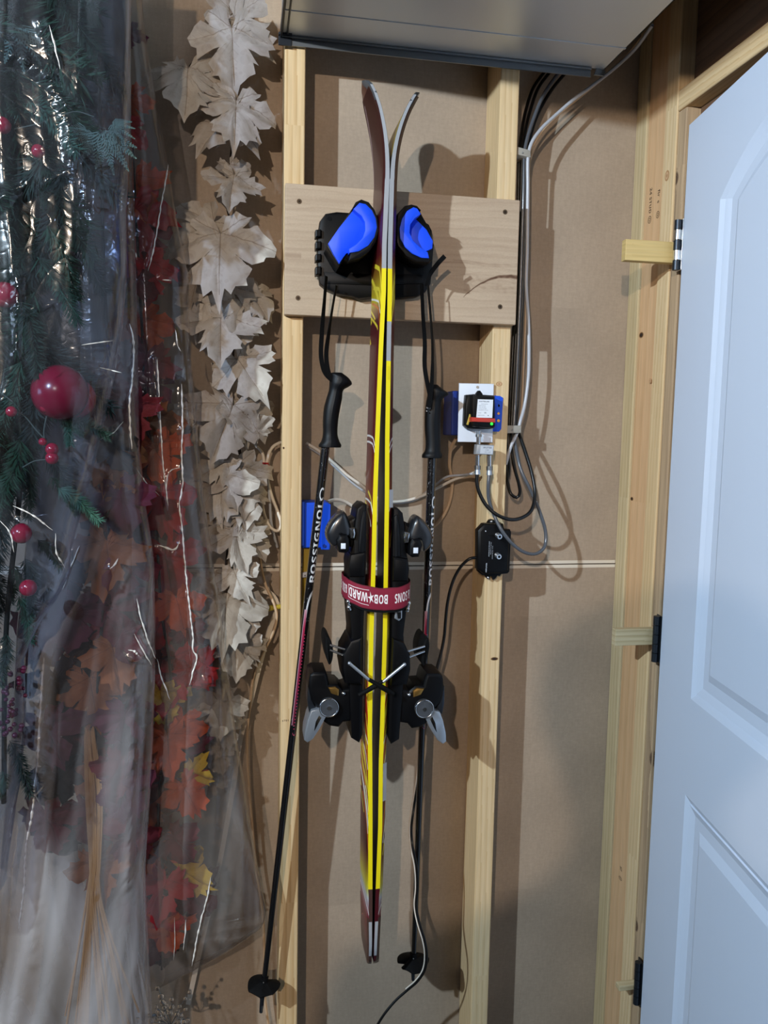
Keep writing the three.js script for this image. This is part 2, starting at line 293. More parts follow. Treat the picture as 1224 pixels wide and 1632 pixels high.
// ------------------------------------------------------------------ sheet-metal duct across the stud tops
{
  const x0 = -0.006, x1 = 0.612, y = 2.2, z0 = 0.008, z1 = DUCT_Z, t = thing('air_duct', 'galvanized sheet metal air duct hung across the tops of the wall studs', 'duct', V3((x0 + x1) / 2, y, 0.3));
  part('duct_body', [bx(x0, x1, y, y + 0.002, z0, z1, 'x', 0), bx(x0, x0 + 0.002, y, 2.4, z0, z1, 'z', 0), bx(x1 - 0.002, x1, y, 2.4, z0, z1, 'z', 0), bx(x0, x1, y, 2.4, z0, z0 + 0.002, 'x', 0), bx(x0, x1, y, 2.4, z1 - 0.002, z1, 'x', 0), bx(x0, x1, 2.398, 2.4, z0, z1, 'x', 0)], M.galv, t);
  part('seam', [bx(x0, x1, y - 0.0012, y + 0.001, z0 + 0.085, z0 + 0.09, 'x', 0.0005)], M.galv, t);
  part('drive_cleat', [bx(x0, x1 - 0.028, y - 0.016, y + 0.001, z0 - 0.001, z0 + 0.0015, 'x', 0), bx(x0, x1 - 0.028, y - 0.0045, y - 0.0005, z0, z0 + 0.007, 'x', 0.001)], M.galvEdge, t, 'folded metal edge along the back of the duct');
  part('corner_clip', [bx(x0 - 0.006, x0 + 0.018, y - 0.018, y + 0.002, z0 + 0.001, z0 + 0.004, 'x', 0.0008), bx(x0 - 0.006, x0 + 0.018, y - 0.003, y + 0.001, z0, z0 + 0.012, 'x', 0.0008)], M.darkSteel, t);
  part('side_edge', [bx(x0 - 0.003, x0 + 0.001, y - 0.006, y + 0.012, z0, z1, 'z', 0.0008), bx(x0 + 0.008, x0 + 0.011, y - 0.003, y + 0.001, z0, z1, 'z', 0.0008)], M.darkSteel, t);
  part('corner_fold', ext([[951, 108], [966, 113], [962, 121], [947, 119]], z0 + 0.003, 0.003, { bevel: 0.0005 }), M.galvEdge, t);
}
// ------------------------------------------------------------------ mounting board with four screws and the ski rack on it
M.screw = mat(0x5c4a38, 0.45, 0.6);
const boardTex = dataTex(1024, 512, (x, y) => {               // x along the board (0.45 m), y up (0.235 m)
  const X = x * 0.45, Y = y * 0.235;
  const kx = 0.402, ky = 0.078, dx = X - kx, dy = Y - ky, a = Math.exp(-(dx * dx / 0.003 + dy * dy / 0.0006));
  const w = Y + 0.012 * ns(X * 5, Y * 14, 3) + 0.004 * ns(X * 22, Y * 60, 5) - 0.02 * a * Math.sign(dy || 1);
  const f = (w * 62) % 1, ff = f < 0 ? f + 1 : f;
  let t = 0.07 * Math.pow(ff, 3) + 0.06 * ns(X * 6, Y * 220, 8) + 0.07 * ns(X * 4, Y * 18, 2) + 0.16;
  if (Math.abs(Y - 0.113 - 0.006 * ns(X * 12, 0)) < 0.0035 && X > 0.29) t += 0.16 * (0.7 + ns(X * 60, Y * 300));
  const lo = X > 0.342, bark = Math.abs(Y - 0.0905 + 5.6 * Math.pow(Math.max(0, 0.43 - X), 2) + 0.0012 * ns(X * 90, 1)), wide = 0.0008 + 0.034 * Math.max(0, X - 0.342);   // the bark-edged crescent of the knot
  if (lo && bark < wide) t += 1.1 * Math.sqrt(1 - bark / wide) * (0.8 + 0.35 * ns(X * 130, Y * 200));
  if (lo && dy < 0.014 && dy > -0.02) t += 0.14 * Math.max(0, ns(X * 110, Y * 160, 4)) + 0.05;
  if (X < 0.03) t += 0.18 * Math.exp(-((Y - 0.107) ** 2) / 0.00002);
  const d = Math.min(1, Math.max(0, t)), k = 1 + 0.03 * ns(X * 300, Y * 500);
  return [lerp(206, 92, d) * k, lerp(183, 62, d) * k, lerp(156, 42, d) * k];
});
{
  const x0 = 0.0015, x1 = 0.4475, y0 = 1.7085, y1 = 1.9425;
  const t = thing('mounting_board', 'pale wooden board screwed across two studs, knot at one end', 'board', V3((x0 + x1) / 2, y0, 0.01));
  const g = new RoundedBoxGeometry(x1 - x0, y1 - y0, 0.019, 2, 0.002); g.translate((x0 + x1) / 2, (y0 + y1) / 2, 0.0103);
  { const p = g.attributes.position, uv = g.attributes.uv; for (let i = 0; i < p.count; i++) uv.setXY(i, (p.getX(i) - x0) / (x1 - x0), (p.getY(i) - y0) / (y1 - y0)); }
  part('plank', g, std({ map: boardTex, roughness: 0.7, bumpMap: boardTex, bumpScale: 0.0004 }), t);
  for (const [u, v] of [[477, 321], [805, 338], [475, 475], [797, 489]]) { const c = at(u, v, 0.0198), h = part('screw', rod(V3(c.x, c.y, 0.0185), V3(c.x, c.y, 0.0202), 0.004, 0.0046, 16), M.screw, t); part('recess', [bx(c.x - 0.0022, c.x + 0.0022, c.y - 0.0005, c.y + 0.0005, 0.0198, 0.0206, 'x', 0), bx(c.x - 0.0005, c.x + 0.0005, c.y - 0.0022, c.y + 0.0022, 0.0198, 0.0206, 'x', 0)], M.blackMatte, h); }
}
{
  const c = at(600, 472, 0.04), t = thing('ski_rack', 'black plastic ski wall rack with two blue padded cups', 'ski rack', V3(c.x, c.y, 0.02));
  const plate = [[510, 352], [519, 340], [537, 337], [566, 339], [640, 343], [668, 347], [684, 357], [689, 367], [691, 405], [687, 452], [678, 466], [664, 473], [625, 476], [600, 473], [572, 476], [561, 472], [537, 468], [521, 461], [510, 452], [506, 420], [506, 380]];
  part('back_plate', soft(ext(plate, 0.042, 0.0225, { bevel: 0.004 })), M.black, t);
  for (const [a, b] of [[366, 377], [385, 396], [405, 415], [425, 437]]) part('rib', ext([[503, a], [512, a - 1], [512, b], [503, b + 1]], 0.05, 0.024, { bevel: 0.002 }), M.black, t);
  part('lower_ledge', soft(ext([[516, 433], [600, 437], [676, 436], [674, 452], [600, 455], [520, 452]], 0.0445, 0.006, { bevel: 0.004 })), M.black, t);
  for (const [u, v] of [[525, 349], [566, 451], [676, 362]]) part('screw_hole', [rod(at(u, v, 0.041), at(u, v, 0.0427), 0.0042, 0.0042, 14)], M.blackMatte, t);
  // left cup: black shell, blue rim on the outer side, blue floor set lower
  const shellL = [[562, 331], [567, 322], [576, 318], [588, 323], [597, 335], [602, 350], [603, 368], [598, 386], [589, 400], [574, 410], [556, 414], [549, 412], [541, 424], [536, 418], [521, 392], [540, 364]];
  part('cup', soft(ext(shellL, 0.106, 0.062, { bevel: 0.003 })), M.black, t);
  part('cup_edge', soft(ext([[562, 331], [567, 322], [576, 317.5], [588, 322], [597, 334], [602.5, 350], [603.5, 368], [599, 386], [589, 400.5], [574, 411], [556, 415], [559, 403], [572, 400], [586, 391], [596, 378], [600, 362], [598, 347], [592, 335], [583, 325], [573, 323], [565, 331]], 0.127, 0.03, { bevel: 0.0015 })), M.black, t);
  part('pad_rim', soft(ext([[563.5, 333], [573, 323], [583, 325], [593, 335], [599, 348], [601, 362], [597, 378], [587, 391.5], [572, 400.5], [557, 403], [556, 397], [568, 389], [578, 379], [582, 367], [581.5, 354], [576, 344], [567, 337]], 0.1285, 0.022, { bevel: 0.0012 })), M.bluePad, t, 'blue pad rim of the left cup');
  part('pad', soft(ext([[563, 335], [578, 342], [586, 356], [586, 370], [578, 386], [562, 400], [552, 404], [546, 412], [541, 420], [531, 404], [523, 388], [541, 362]], 0.113, 0.008, { bevel: 0.0012 })), M.bluePad, t, 'blue pad floor of the left cup');
  // right cup, turned to face the other way
  const shellR = [[672, 341], [667, 331], [657, 326], [645, 328], [634, 340], [629, 356], [629, 374], [635, 392], [648, 408], [664, 416], [680, 418], [690, 414], [692, 390], [684, 362]];
  part('cup', soft(ext(shellR, 0.1, 0.056, { bevel: 0.003 })), M.black, t);
  part('cup_edge', soft(ext([[671, 335], [665, 328], [656, 325.5], [645, 328], [634, 340], [629, 356], [629, 374], [635, 392], [648, 408], [664, 416], [684, 418], [684, 412], [668, 409], [655, 402], [645, 392], [638, 379], [637, 364], [641, 348], [650, 337], [660, 331]], 0.1245, 0.03, { bevel: 0.0015 })), M.black, t);
  part('pad_rim', soft(ext([[671, 341], [665, 332], [659, 330], [649, 336], [641, 348], [637, 364], [638, 380], [646, 394], [657, 404], [672, 411], [684, 411.5], [682, 402], [670, 394], [659, 384], [653, 371], [654, 358], [661, 348]], 0.1265, 0.026, { bevel: 0.0012 })), M.bluePad, t, 'blue pad rim of the right cup');
  part('pad', soft(ext([[660, 346], [652, 360], [653, 374], [660, 388], [676, 402], [689, 396], [690, 384], [680, 366]], 0.106, 0.007, { bevel: 0.001 })), M.bluePad, t, 'blue pad floor of the right cup');
}
// ------------------------------------------------------------------ skis, strapped base to base
const ZC = 0.1;
const HW = [[133, 0.006], [138, 0.022], [148, 0.036], [165, 0.046], [190, 0.052], [230, 0.055], [300, 0.054], [400, 0.050], [550, 0.043], [750, 0.037], [950, 0.035], [1150, 0.037], [1300, 0.042], [1430, 0.046], [1490, 0.044], [1510, 0.038], [1522, 0.024], [1528, 0.006]];
const BASE_L = [[300, 620.5], [400, 616], [470, 615], [560, 610.5], [700, 604.7], [790, 601.3], [890, 599], [1010, 595.3], [1150, 593], [1200, 593.6], [1300, 594], [1400, 594], [1480, 594], [1530, 592]];
const BASE_R = [[300, 620.8], [400, 618], [470, 617.6], [560, 616], [700, 613.8], [790, 613.4], [890, 612], [1010, 610], [1150, 605.7], [1200, 604], [1300, 603], [1400, 599], [1480, 596], [1530, 595]];
const topsheet = (sd) => canvasTex(128, 2048, (c, w, h) => {
  const g = c.createLinearGradient(0, 0, 0, h);
  for (const [k, col] of [[0, '#2c0b10'], [0.12, '#3d0d14'], [0.2, '#4a1016'], [0.235, '#b39a1e'], [0.25, '#c9b522'], [0.27, '#4a0e16'], [0.4, '#560f1c'], [0.48, '#7a3a1c'], [0.5, '#561018'], [0.56, '#6a1a18'], [0.6, '#c9a51e'], [0.66, '#e8e090'], [0.69, '#c3401c'], [0.72, '#9a2a18'], [0.76, '#a8521e'], [0.8, '#5a1218'], [0.86, '#3e0c12'], [0.9, '#c2b42a'], [0.915, '#b9bcc0'], [0.94, '#6a1420'], [0.97, '#5a3a34'], [1, '#4a3530']]) g.addColorStop(k, col);
  c.fillStyle = g; c.fillRect(0, 0, w, h);
  let s = sd; const r = () => (s = (s * 16807) % 2147483647) / 2147483647;
  for (const [k0, k1, n] of [[0.215, 0.27, 9], [0.69, 0.84, 26], [0.47, 0.5, 5]]) for (let i = 0; i < n; i++) {   // licking flames
    const y = h * lerp(k0, k1, r()), x = r() * w, L = 30 + 60 * r(); c.strokeStyle = r() < 0.6 ? '#e8d23a' : r() < 0.5 ? '#f2efe6' : '#c96a1c'; c.lineWidth = 4 + 7 * r(); c.beginPath(); c.moveTo(x - 40, y + L); c.quadraticCurveTo(x, y, x + 40, y - L * 0.5); c.stroke();
  }
  c.strokeStyle = '#e6e4e0'; c.lineWidth = 5; for (const k of [0.405, 0.412, 0.478, 0.737, 0.924]) { c.beginPath(); c.moveTo(0, h * k + 18); c.quadraticCurveTo(w / 2, h * k - 20, w, h * k + 4); c.stroke(); }
  c.strokeStyle = 'rgba(230,220,215,.55)'; c.lineWidth = 3; c.beginPath(); c.moveTo(w * 0.62, h * 0.02); c.lineTo(w * 0.72, h * 0.2); c.stroke();
});
M.skiTop = std({ map: topsheet(5), roughness: 0.4, clearcoat: 0.25, clearcoatRoughness: 0.1, specularIntensity: 0.5 });
M.skiTopB = std({ map: topsheet(91), roughness: 0.4, clearcoat: 0.25, clearcoatRoughness: 0.1, specularIntensity: 0.5 });
M.skiYellow = mat(0xf2dc12, 0.42); M.skiSilver = mat(0xbfc1c5, 0.25, 0.35); M.skiBase = mat(0x0b0b0c, 0.4); M.skiCap = mat(0x4a0f18, 0.3, 0, { clearcoat: 0.7 });
M.skiTip = mat(0x55585c, 0.4, 0.3); M.skiBaseYellow = mat(0x9a8220, 0.4); M.skiTail = mat(0x4e3630, 0.35); M.skiWhite = mat(0xa9abae, 0.35);
const midU = (v) => (table(BASE_L, v) + table(BASE_R, v)) / 2;
function skiFrame(side, v) {                                  // one cross-section: x of the base face, y, half width, thickness
  const hw = table(HW, v), B = side < 0 ? BASE_L : BASE_R, vv = Math.max(v, 300);
  const p = at(table(B, vv), vv, ZC + table(HW, vv)), mid = at(600, v, ZC);
  let x = p.x; const top = at(620.5, 300, ZC + 0.054);
  if (v < 300) { const q = at(600, 300, ZC), e = at(600, 134, ZC), t = (mid.y - q.y) / (e.y - q.y), tipX = side < 0 ? at(582, 136, ZC).x : at(661, 147, ZC).x; x = p.x + (tipX - top.x) * Math.pow(t, 2.1) * 0.98 + (side < 0 ? 0 : 0.001); }
  const yOff = side > 0 && v < 300 ? -0.012 * Math.pow((300 - v) / 166, 2) : 0;
  const thick = v < 300 ? lerp(0.0045, 0.0072, (v - 134) / 166) : v > 1400 ? lerp(0.0072, 0.005, (v - 1400) / 128) : 0.0078;
  return { x, y: mid.y + yOff, hw, t: thick };
}
function skiStrip(side, v0, v1, pick, n = 60) {                // pick(frame) -> list of [x, z] across
  const rings = [];
  for (let i = 0; i <= n; i++) { const v = lerp(v0, v1, i / n), f = skiFrame(side, v); rings.push(pick(f).map(([x, z]) => V3(x, f.y, z))); }
  const g = loft(rings, false, false), uv = g.attributes.uv;
  for (let i = 0; i < uv.count; i++) uv.setY(i, 1 - (lerp(v0, v1, 1 - uv.getY(i)) - 133) / 1395);
  return g;
}
// binding outlines are traced on the left ski and mirrored to the right one
const mirror = (side, pts) => side < 0 ? pts : pts.map(([u, v]) => [2 * (midU(v) - 0.8) - u, v + (v < 950 ? 7 : 2)]).reverse();
const bnd = (side, pts, z, depth, o) => soft(ext(mirror(side, pts), z, depth, o), 35);
const pt = (side, u, v, z) => { const [q] = mirror(side, [[u, v]]); return at(q[0], q[1], z); };
function makeSki(side, label) {
  const f0 = skiFrame(side, 1527), t = thing('alpine_ski', label, 'ski', V3(f0.x, f0.y, ZC), 'pair of strapped skis');
  const s = side, cap = s > 0 ? 0.0062 : 0.003;
  part('base', skiStrip(s, 180, 1528, f => [[f.x, ZC - f.hw], [f.x, ZC + f.hw]], 90), M.skiBase, t, 'black running base');
  part('tip_base', skiStrip(s, 133, 260, f => [[f.x - s * 0.0003, ZC - f.hw], [f.x - s * 0.0003, ZC + f.hw]], 40), M.skiBaseYellow, t, 'yellow base at the upturned tip');
  const wall = (near, k = 0) => f => near ? [[f.x, ZC + f.hw], [f.x + s * f.t, ZC + f.hw - 0.0004]] : [[f.x + s * f.t, ZC - f.hw + 0.0004], [f.x, ZC - f.hw]];
  const y0 = s < 0 ? 436 : 578;
  for (const near of [true, false]) part('sidewall', skiStrip(s, y0, 1395, wall(near), 80), M.skiYellow, t, 'bright yellow sidewall');
  for (const near of [true, false]) part('sidewall', skiStrip(s, 150, 436, wall(near), 70), M.skiSilver, t, 'polished silver edge towards the tip');
  if (s > 0) for (const near of [true, false]) { part('sidewall', skiStrip(s, 436, 517, wall(near), 16), M.skiYellow, t, 'bright yellow sidewall'); part('sidewall', skiStrip(s, 517, 578, wall(near), 12), M.skiSilver, t, 'grey stretch of the sidewall'); }
  for (const near of [true, false]) part('sidewall', skiStrip(s, 1395, 1528, wall(near), 40), s < 0 ? M.skiTail : M.skiCap, t, 'dark sidewall at the tail');
  part('topsheet', skiStrip(s, 152, 1500, f => [[f.x + s * f.t, ZC + f.hw - 0.0004], [f.x + s * (f.t + cap), ZC + f.hw - 0.006], [f.x + s * (f.t + cap), ZC - f.hw + 0.006], [f.x + s * f.t, ZC - f.hw + 0.0004]], 100), s < 0 ? M.skiTop : M.skiTopB, t, 'glossy dark red topsheet with yellow flames');
  part('tip_cap', skiStrip(s, 133, 178, f => [[f.x, ZC + f.hw], [f.x + s * (f.t + 0.002), ZC + f.hw - 0.001], [f.x + s * (f.t + 0.002), ZC + f.hw - Math.min(0.022, f.hw)]], 30), M.skiTip, t, 'grey tip protector');
  part('tip_back', skiStrip(s, 133, 178, f => [[f.x + s * (f.t + 0.001), ZC + f.hw - Math.min(0.021, f.hw)], [f.x + s * (f.t + 0.001), ZC - f.hw], [f.x, ZC - f.hw]], 30), M.skiCap, t);
  part('tail_cap', skiStrip(s, 1440, 1528, f => [[f.x + s * f.t, ZC + f.hw], [f.x + s * (f.t + cap), ZC + f.hw - 0.004], [f.x + s * (f.t + cap), ZC - f.hw], [f.x + s * f.t, ZC - f.hw]], 40), M.skiTail, t, 'brown tail end');
  part('tail_panel', skiStrip(s, 1445, 1500, f => [[f.x + s * (f.t + 0.0005), ZC + f.hw + 0.0004], [f.x + s * 0.001, ZC + f.hw + 0.0004]], 24), M.skiWhite, t, 'pale panel on the tail edge');
  if (s > 0) { part('white_panel', skiStrip(s, 1204, 1262, f => [[f.x + s * (f.t + 0.0003), ZC + f.hw + 0.0002], [f.x + s * (f.t + 0.008), ZC + f.hw - 0.006]], 20), M.skiWhite, t, 'white panel on the topsheet edge'); part('white_panel', skiStrip(s, 778, 806, f => [[f.x + s * (f.t + 0.0003), ZC + f.hw + 0.0002], [f.x + s * (f.t + 0.008), ZC + f.hw - 0.005]], 8), M.skiWhite, t);
    part('print', skiStrip(s, 586, 607, f => [[f.x + s * f.t * 0.25, ZC + f.hw + 0.0004], [f.x + s * f.t * 0.75, ZC + f.hw + 0.0004]], 6), std({ map: canvasTex(32, 128, (c, w, h) => { c.fillStyle = '#e6d012'; c.fillRect(0, 0, w, h); c.fillStyle = '#181408'; for (let i = 0; i < 9; i++) c.fillRect(6 + (i % 3) * 3, 6 + i * 13, 18 - (i % 2) * 6, 9); }) , roughness: 0.4 }), t, 'small dark print on the yellow sidewall'); }
  // ---- riser plate
  part('riser_plate', [bnd(s, [[585, 804], [578, 803], [570, 811], [566, 832], [563, 868], [559, 884], [556, 920], [556, 960], [560, 1010], [556, 1048], [557, 1110], [560, 1177], [573, 1185], [578, 1172], [580, 1000], [584, 900]], ZC + 0.038, 0.076, { bevel: 0.004 })], M.black, t, 'black binding plate');
  part('plate_rail', bnd(s, [[584, 816], [579, 813], [575, 830], [572, 862], [571, 880], [580, 882], [583, 840]], ZC + 0.041, 0.07, { bevel: 0.003 }), M.rubber, t);
  // ---- toe piece
  const toe = part('toe_piece', [bnd(s, [[559, 884], [583, 880], [582, 920], [557, 920], [556, 900]], ZC + 0.044, 0.08, { bevel: 0.005 }), bnd(s, [[552, 832], [568, 824], [569, 878], [555, 871]], ZC + 0.03, 0.06, { bevel: 0.006 })], M.black, t, 'black binding toe piece');
  const W2 = mirror(s, smooth([[546, 815], [533, 825], [524, 838], [520, 850], [522, 862], [529, 871], [535, 872], [536, 861], [540, 854], [549, 851], [557, 855], [561, 848], [558, 834], [553, 820]], 44)), wc = W2.reduce((q, b) => [q[0] + b[0] / 44, q[1] + b[1] / 44], [0, 0]);
  part('wing', loft([[0.046, 0.3], [0.0455, 0.7], [0.042, 0.88], [0.036, 0.97], [0.028, 1], [0.012, 1], [0.004, 0.96]].map(([dz, k]) => W2.map(([u, v]) => { const e = at(u, v, ZC + 0.04), m = at(wc[0], wc[1], ZC + 0.04); return V3(lerp(m.x, e.x, k), lerp(m.y, e.y, k), ZC + dz); }))), M.blackGloss, toe, 'glossy grey-black boot wing');
  part('nose', bnd(s, [[536, 862], [541, 852], [553, 852], [557, 861], [557, 878], [552, 882], [541, 881]], ZC + 0.054, 0.06, { bevel: 0.006, steps: 3 }), M.black, toe);
  part('release_window', bnd(s, [[543.5, 866], [551, 866], [551, 875], [543.5, 875]], ZC + 0.056, 0.006, { bevel: 0.001 }), M.white, toe, 'small white release indicator');
  part('adjusting_screw', [bnd(s, [[556, 842], [566, 841], [568, 851], [566, 860], [558, 859]], ZC + 0.047, 0.02, { bevel: 0.006, steps: 4 })], M.chrome, toe, 'chrome adjusting end');
  part('toe_clip', [rod(pt(s, 555, 957, ZC + 0.04), pt(s, 557, 972, ZC + 0.038), 0.004), ball(pt(s, 555, 959, ZC + 0.042), 0.0046), ball(pt(s, 556, 968, ZC + 0.042), 0.004)], M.chrome, toe);
  if (s > 0) part('length_scale', ext([[632, 958], [637, 953], [641, 966], [641, 985], [636, 990], [629, 986]], ZC + 0.052, 0.006, { bevel: 0.0015 }), M.silver, toe, 'silver length marker with black window');
  if (s > 0) part('scale_window', ext([[633, 976], [639, 976], [639, 986], [634, 986]], ZC + 0.0535, 0.002, { bevel: 0.0004 }), M.blackMatte, toe);
  // ---- brake
  const br = part('brake', bnd(s, [[548, 1042], [559, 1022], [577, 1016], [577, 1092], [550, 1090], [546, 1066]], ZC + 0.05, 0.09, { bevel: 0.006 }), M.black, t, 'black brake housing');
  part('brake_pad', bnd(s, [[520, 1016], [526, 1018], [531, 1034], [530, 1052], [525, 1060], [521, 1050], [518, 1030]], ZC + 0.03, 0.075, { bevel: 0.003, round: 30 }), M.blackMatte, br);
  for (const [a, b] of [[[526, 1028], [553, 1036]], [[526, 1036], [552, 1046]]]) part('wire', rod(pt(s, ...a, ZC + 0.034), pt(s, ...b, ZC + 0.04), 0.0021), M.chrome, br);
  part('brake_arm', [rod(pt(s, 557, 1057, ZC + 0.06), pt(s, 590, 1085, ZC + (s < 0 ? 0.066 : 0.06)), 0.0028), ball(pt(s, 557, 1057, ZC + 0.059), 0.0034)], M.silver, br, 'bare steel brake arm');
  part('brake_tip', s < 0 ? [rod(pt(s, 588, 1083, ZC + 0.066), pt(s, 607, 1094, ZC + 0.066), 0.0036), rod(pt(s, 605, 1093, ZC + 0.066), pt(s, 627, 1106, ZC + 0.06), 0.0052, 0.004)] : [rod(pt(s, 590, 1084, ZC + 0.06), pt(s, 602, 1091, ZC + 0.058), 0.0034), rod(pt(s, 600, 1090, ZC + 0.058), pt(s, 627, 1106, ZC + 0.052), 0.005, 0.004)], M.blackMatte, br, 'black plastic brake tip');
  // ---- heel piece
  const heel = part('heel_piece', [bnd(s, [[494, 1076], [500, 1072], [520, 1072], [523, 1080], [525, 1091], [539, 1092], [547, 1100], [562, 1096], [562, 1150], [547, 1152], [540, 1160], [526, 1158], [517, 1152], [505, 1128], [496, 1118], [491, 1096]], ZC + 0.034, 0.07, { bevel: 0.006, steps: 3 })], M.black, t, 'black binding heel piece');
  const cd = pt(s, 523.5, 1125.5, ZC + 0.034), ce = V3(cd.x, cd.y, ZC + 0.043);
  const disc = part('heel_disc', [rod(cd, ce, 0.0168, 0.0162, 36)], mat(0x5a5c60, 0.5, 0.8, { bumpMap: rep(galvTex, 3, 3), bumpScale: 0.002 }), heel, 'knurled grey disc');
  part('disc_rim', (() => { const g = new THREE.TorusGeometry(0.0165, 0.0014, 8, 40); g.translate(ce.x, ce.y, ce.z); return g; })(), M.chrome, disc);
  part('disc_screw', [rod(ce, V3(ce.x, ce.y, ce.z + 0.0022), 0.0042, 0.0036, 16)], M.chrome, disc);
  part('release_lever', bnd(s, [[496.5, 1133], [509, 1129.5], [513, 1140], [520, 1142], [510, 1161], [499, 1178], [490, 1184], [485, 1180], [486, 1166], [491, 1146]], ZC + 0.04, 0.05, { bevel: 0.002, holes: [mirror(s, [[508, 1138], [514.5, 1143.5], [506, 1160], [499.5, 1168], [501.5, 1150]])] }), M.silver, heel, 'silver release lever with a cut-out');
  part('heel_spring', bnd(s, [[523, 1096], [535, 1095], [541, 1099], [540, 1110], [528, 1106]], ZC + 0.037, 0.03, { bevel: 0.003 }), M.brass, heel, 'brass-coloured spring plate');
  part('heel_bolt', ball(pt(s, 547.6, 1105, ZC + 0.036), 0.0038), M.chrome, heel);
  part('heel_edge', bnd(s, [[491, 1092], [496, 1090], [499, 1104], [497, 1116], [503, 1128], [493, 1137], [490, 1118]], ZC + 0.03, 0.04, { bevel: 0.002 }), M.darkSteel, heel);
  return t;
}
makeSki(-1, 'yellow-edged red ski, left one of the strapped pair');
makeSki(1, 'yellow-edged red ski, right one of the strapped pair');
// ------------------------------------------------------------------ strap round both skis
{
  const a = at(546, 937, ZC), b = at(650, 937, ZC), cx = (a.x + b.x) / 2, hx = (b.x - a.x) / 2, cy = (a.y + b.y) / 2 + 0.002;
  const tex = canvasTex(1024, 256, (c, w, h) => {
    c.fillStyle = '#8c1230'; c.fillRect(0, 0, w, h); c.fillStyle = 'rgba(60,0,16,.3)'; for (let i = 0; i < w; i += 8) c.fillRect(i, 0, 2, h); c.fillStyle = '#6d0c24'; c.fillRect(0, 0, w, 14); c.fillRect(0, h - 14, w, 14);
    c.save(); c.translate(w, h); c.rotate(Math.PI);            // the print is upside down on the hanging skis
    c.fillStyle = '#f3ece8'; c.textBaseline = 'middle'; c.font = 'bold 120px sans-serif';
    const T = (s, x, wd) => { const k = wd / c.measureText(s).width; c.save(); c.translate(x, h * 0.5); c.scale(k, 1); c.fillText(s, 0, 0); c.restore(); };
    T('&', 20, 56); T('SONS', 92, 215); T('BOB', 400, 220); T('WARD', 705, 290);
    c.beginPath(); for (let k = 0; k < 10; k++) { const r = k % 2 ? 20 : 62, an = k * Math.PI / 5 - 1.2; c.lineTo(662 + r * 0.8 * Math.cos(an), h * 0.5 + r * Math.sin(an)); } c.fill();
    c.lineWidth = 7; c.strokeStyle = '#f3ece8'; c.beginPath(); c.moveTo(690, h * 0.78); c.lineTo(1005, h * 0.72); c.lineTo(1005, h * 0.26); c.lineTo(690, h * 0.2); c.stroke();
    c.restore();
  });
  tex.repeat.x = 3.2;
  tex.wrapS = THREE.RepeatWrapping; tex.offset.x = STRAP_OFF; 
  const N = 96, rings = [0, 0.2, 0.5, 0.8, 1].map((k) => Array.from({ length: N }, (_, i) => {
    const th = -Math.PI + i / N * 2 * Math.PI, cs = Math.sin(th), sn = Math.cos(th), q = Math.pow(Math.pow(Math.abs(cs), 3.2) + Math.pow(Math.abs(sn), 3.2), -1 / 3.2);
    const x = cx + cs * q * hx, z = ZC + sn * q * 0.062, dip = 0.011 * (1 - Math.pow((x - cx) / hx, 2)), tilt = -0.004 * (x - cx) / hx;
    return V3(x, cy + 0.021 - 0.04 * k - dip + tilt + 0.0015 * ns(i * 0.3, k * 2), z + (k - 0.5) * (k - 0.5) * -0.006);
  }));
  const t = thing('ski_strap', 'dark red printed strap wrapped round both skis below the toe pieces', 'strap', V3(cx, cy - 0.02, ZC));
  part('band', loft(rings, true, false), std({ map: tex, roughness: 0.75, sheen: 0.3 }), t);
  const under = [0, 1].map((k) => Array.from({ length: N }, (_, i) => { const r = rings[4][i]; return V3(cx + (r.x - cx) * 0.97, r.y - 0.006 * k + 0.001, ZC + (r.z - ZC) * 0.97); }));
  part('lining', loft(under, true, false), M.blackMatte, t, 'black lining below the strap');
}
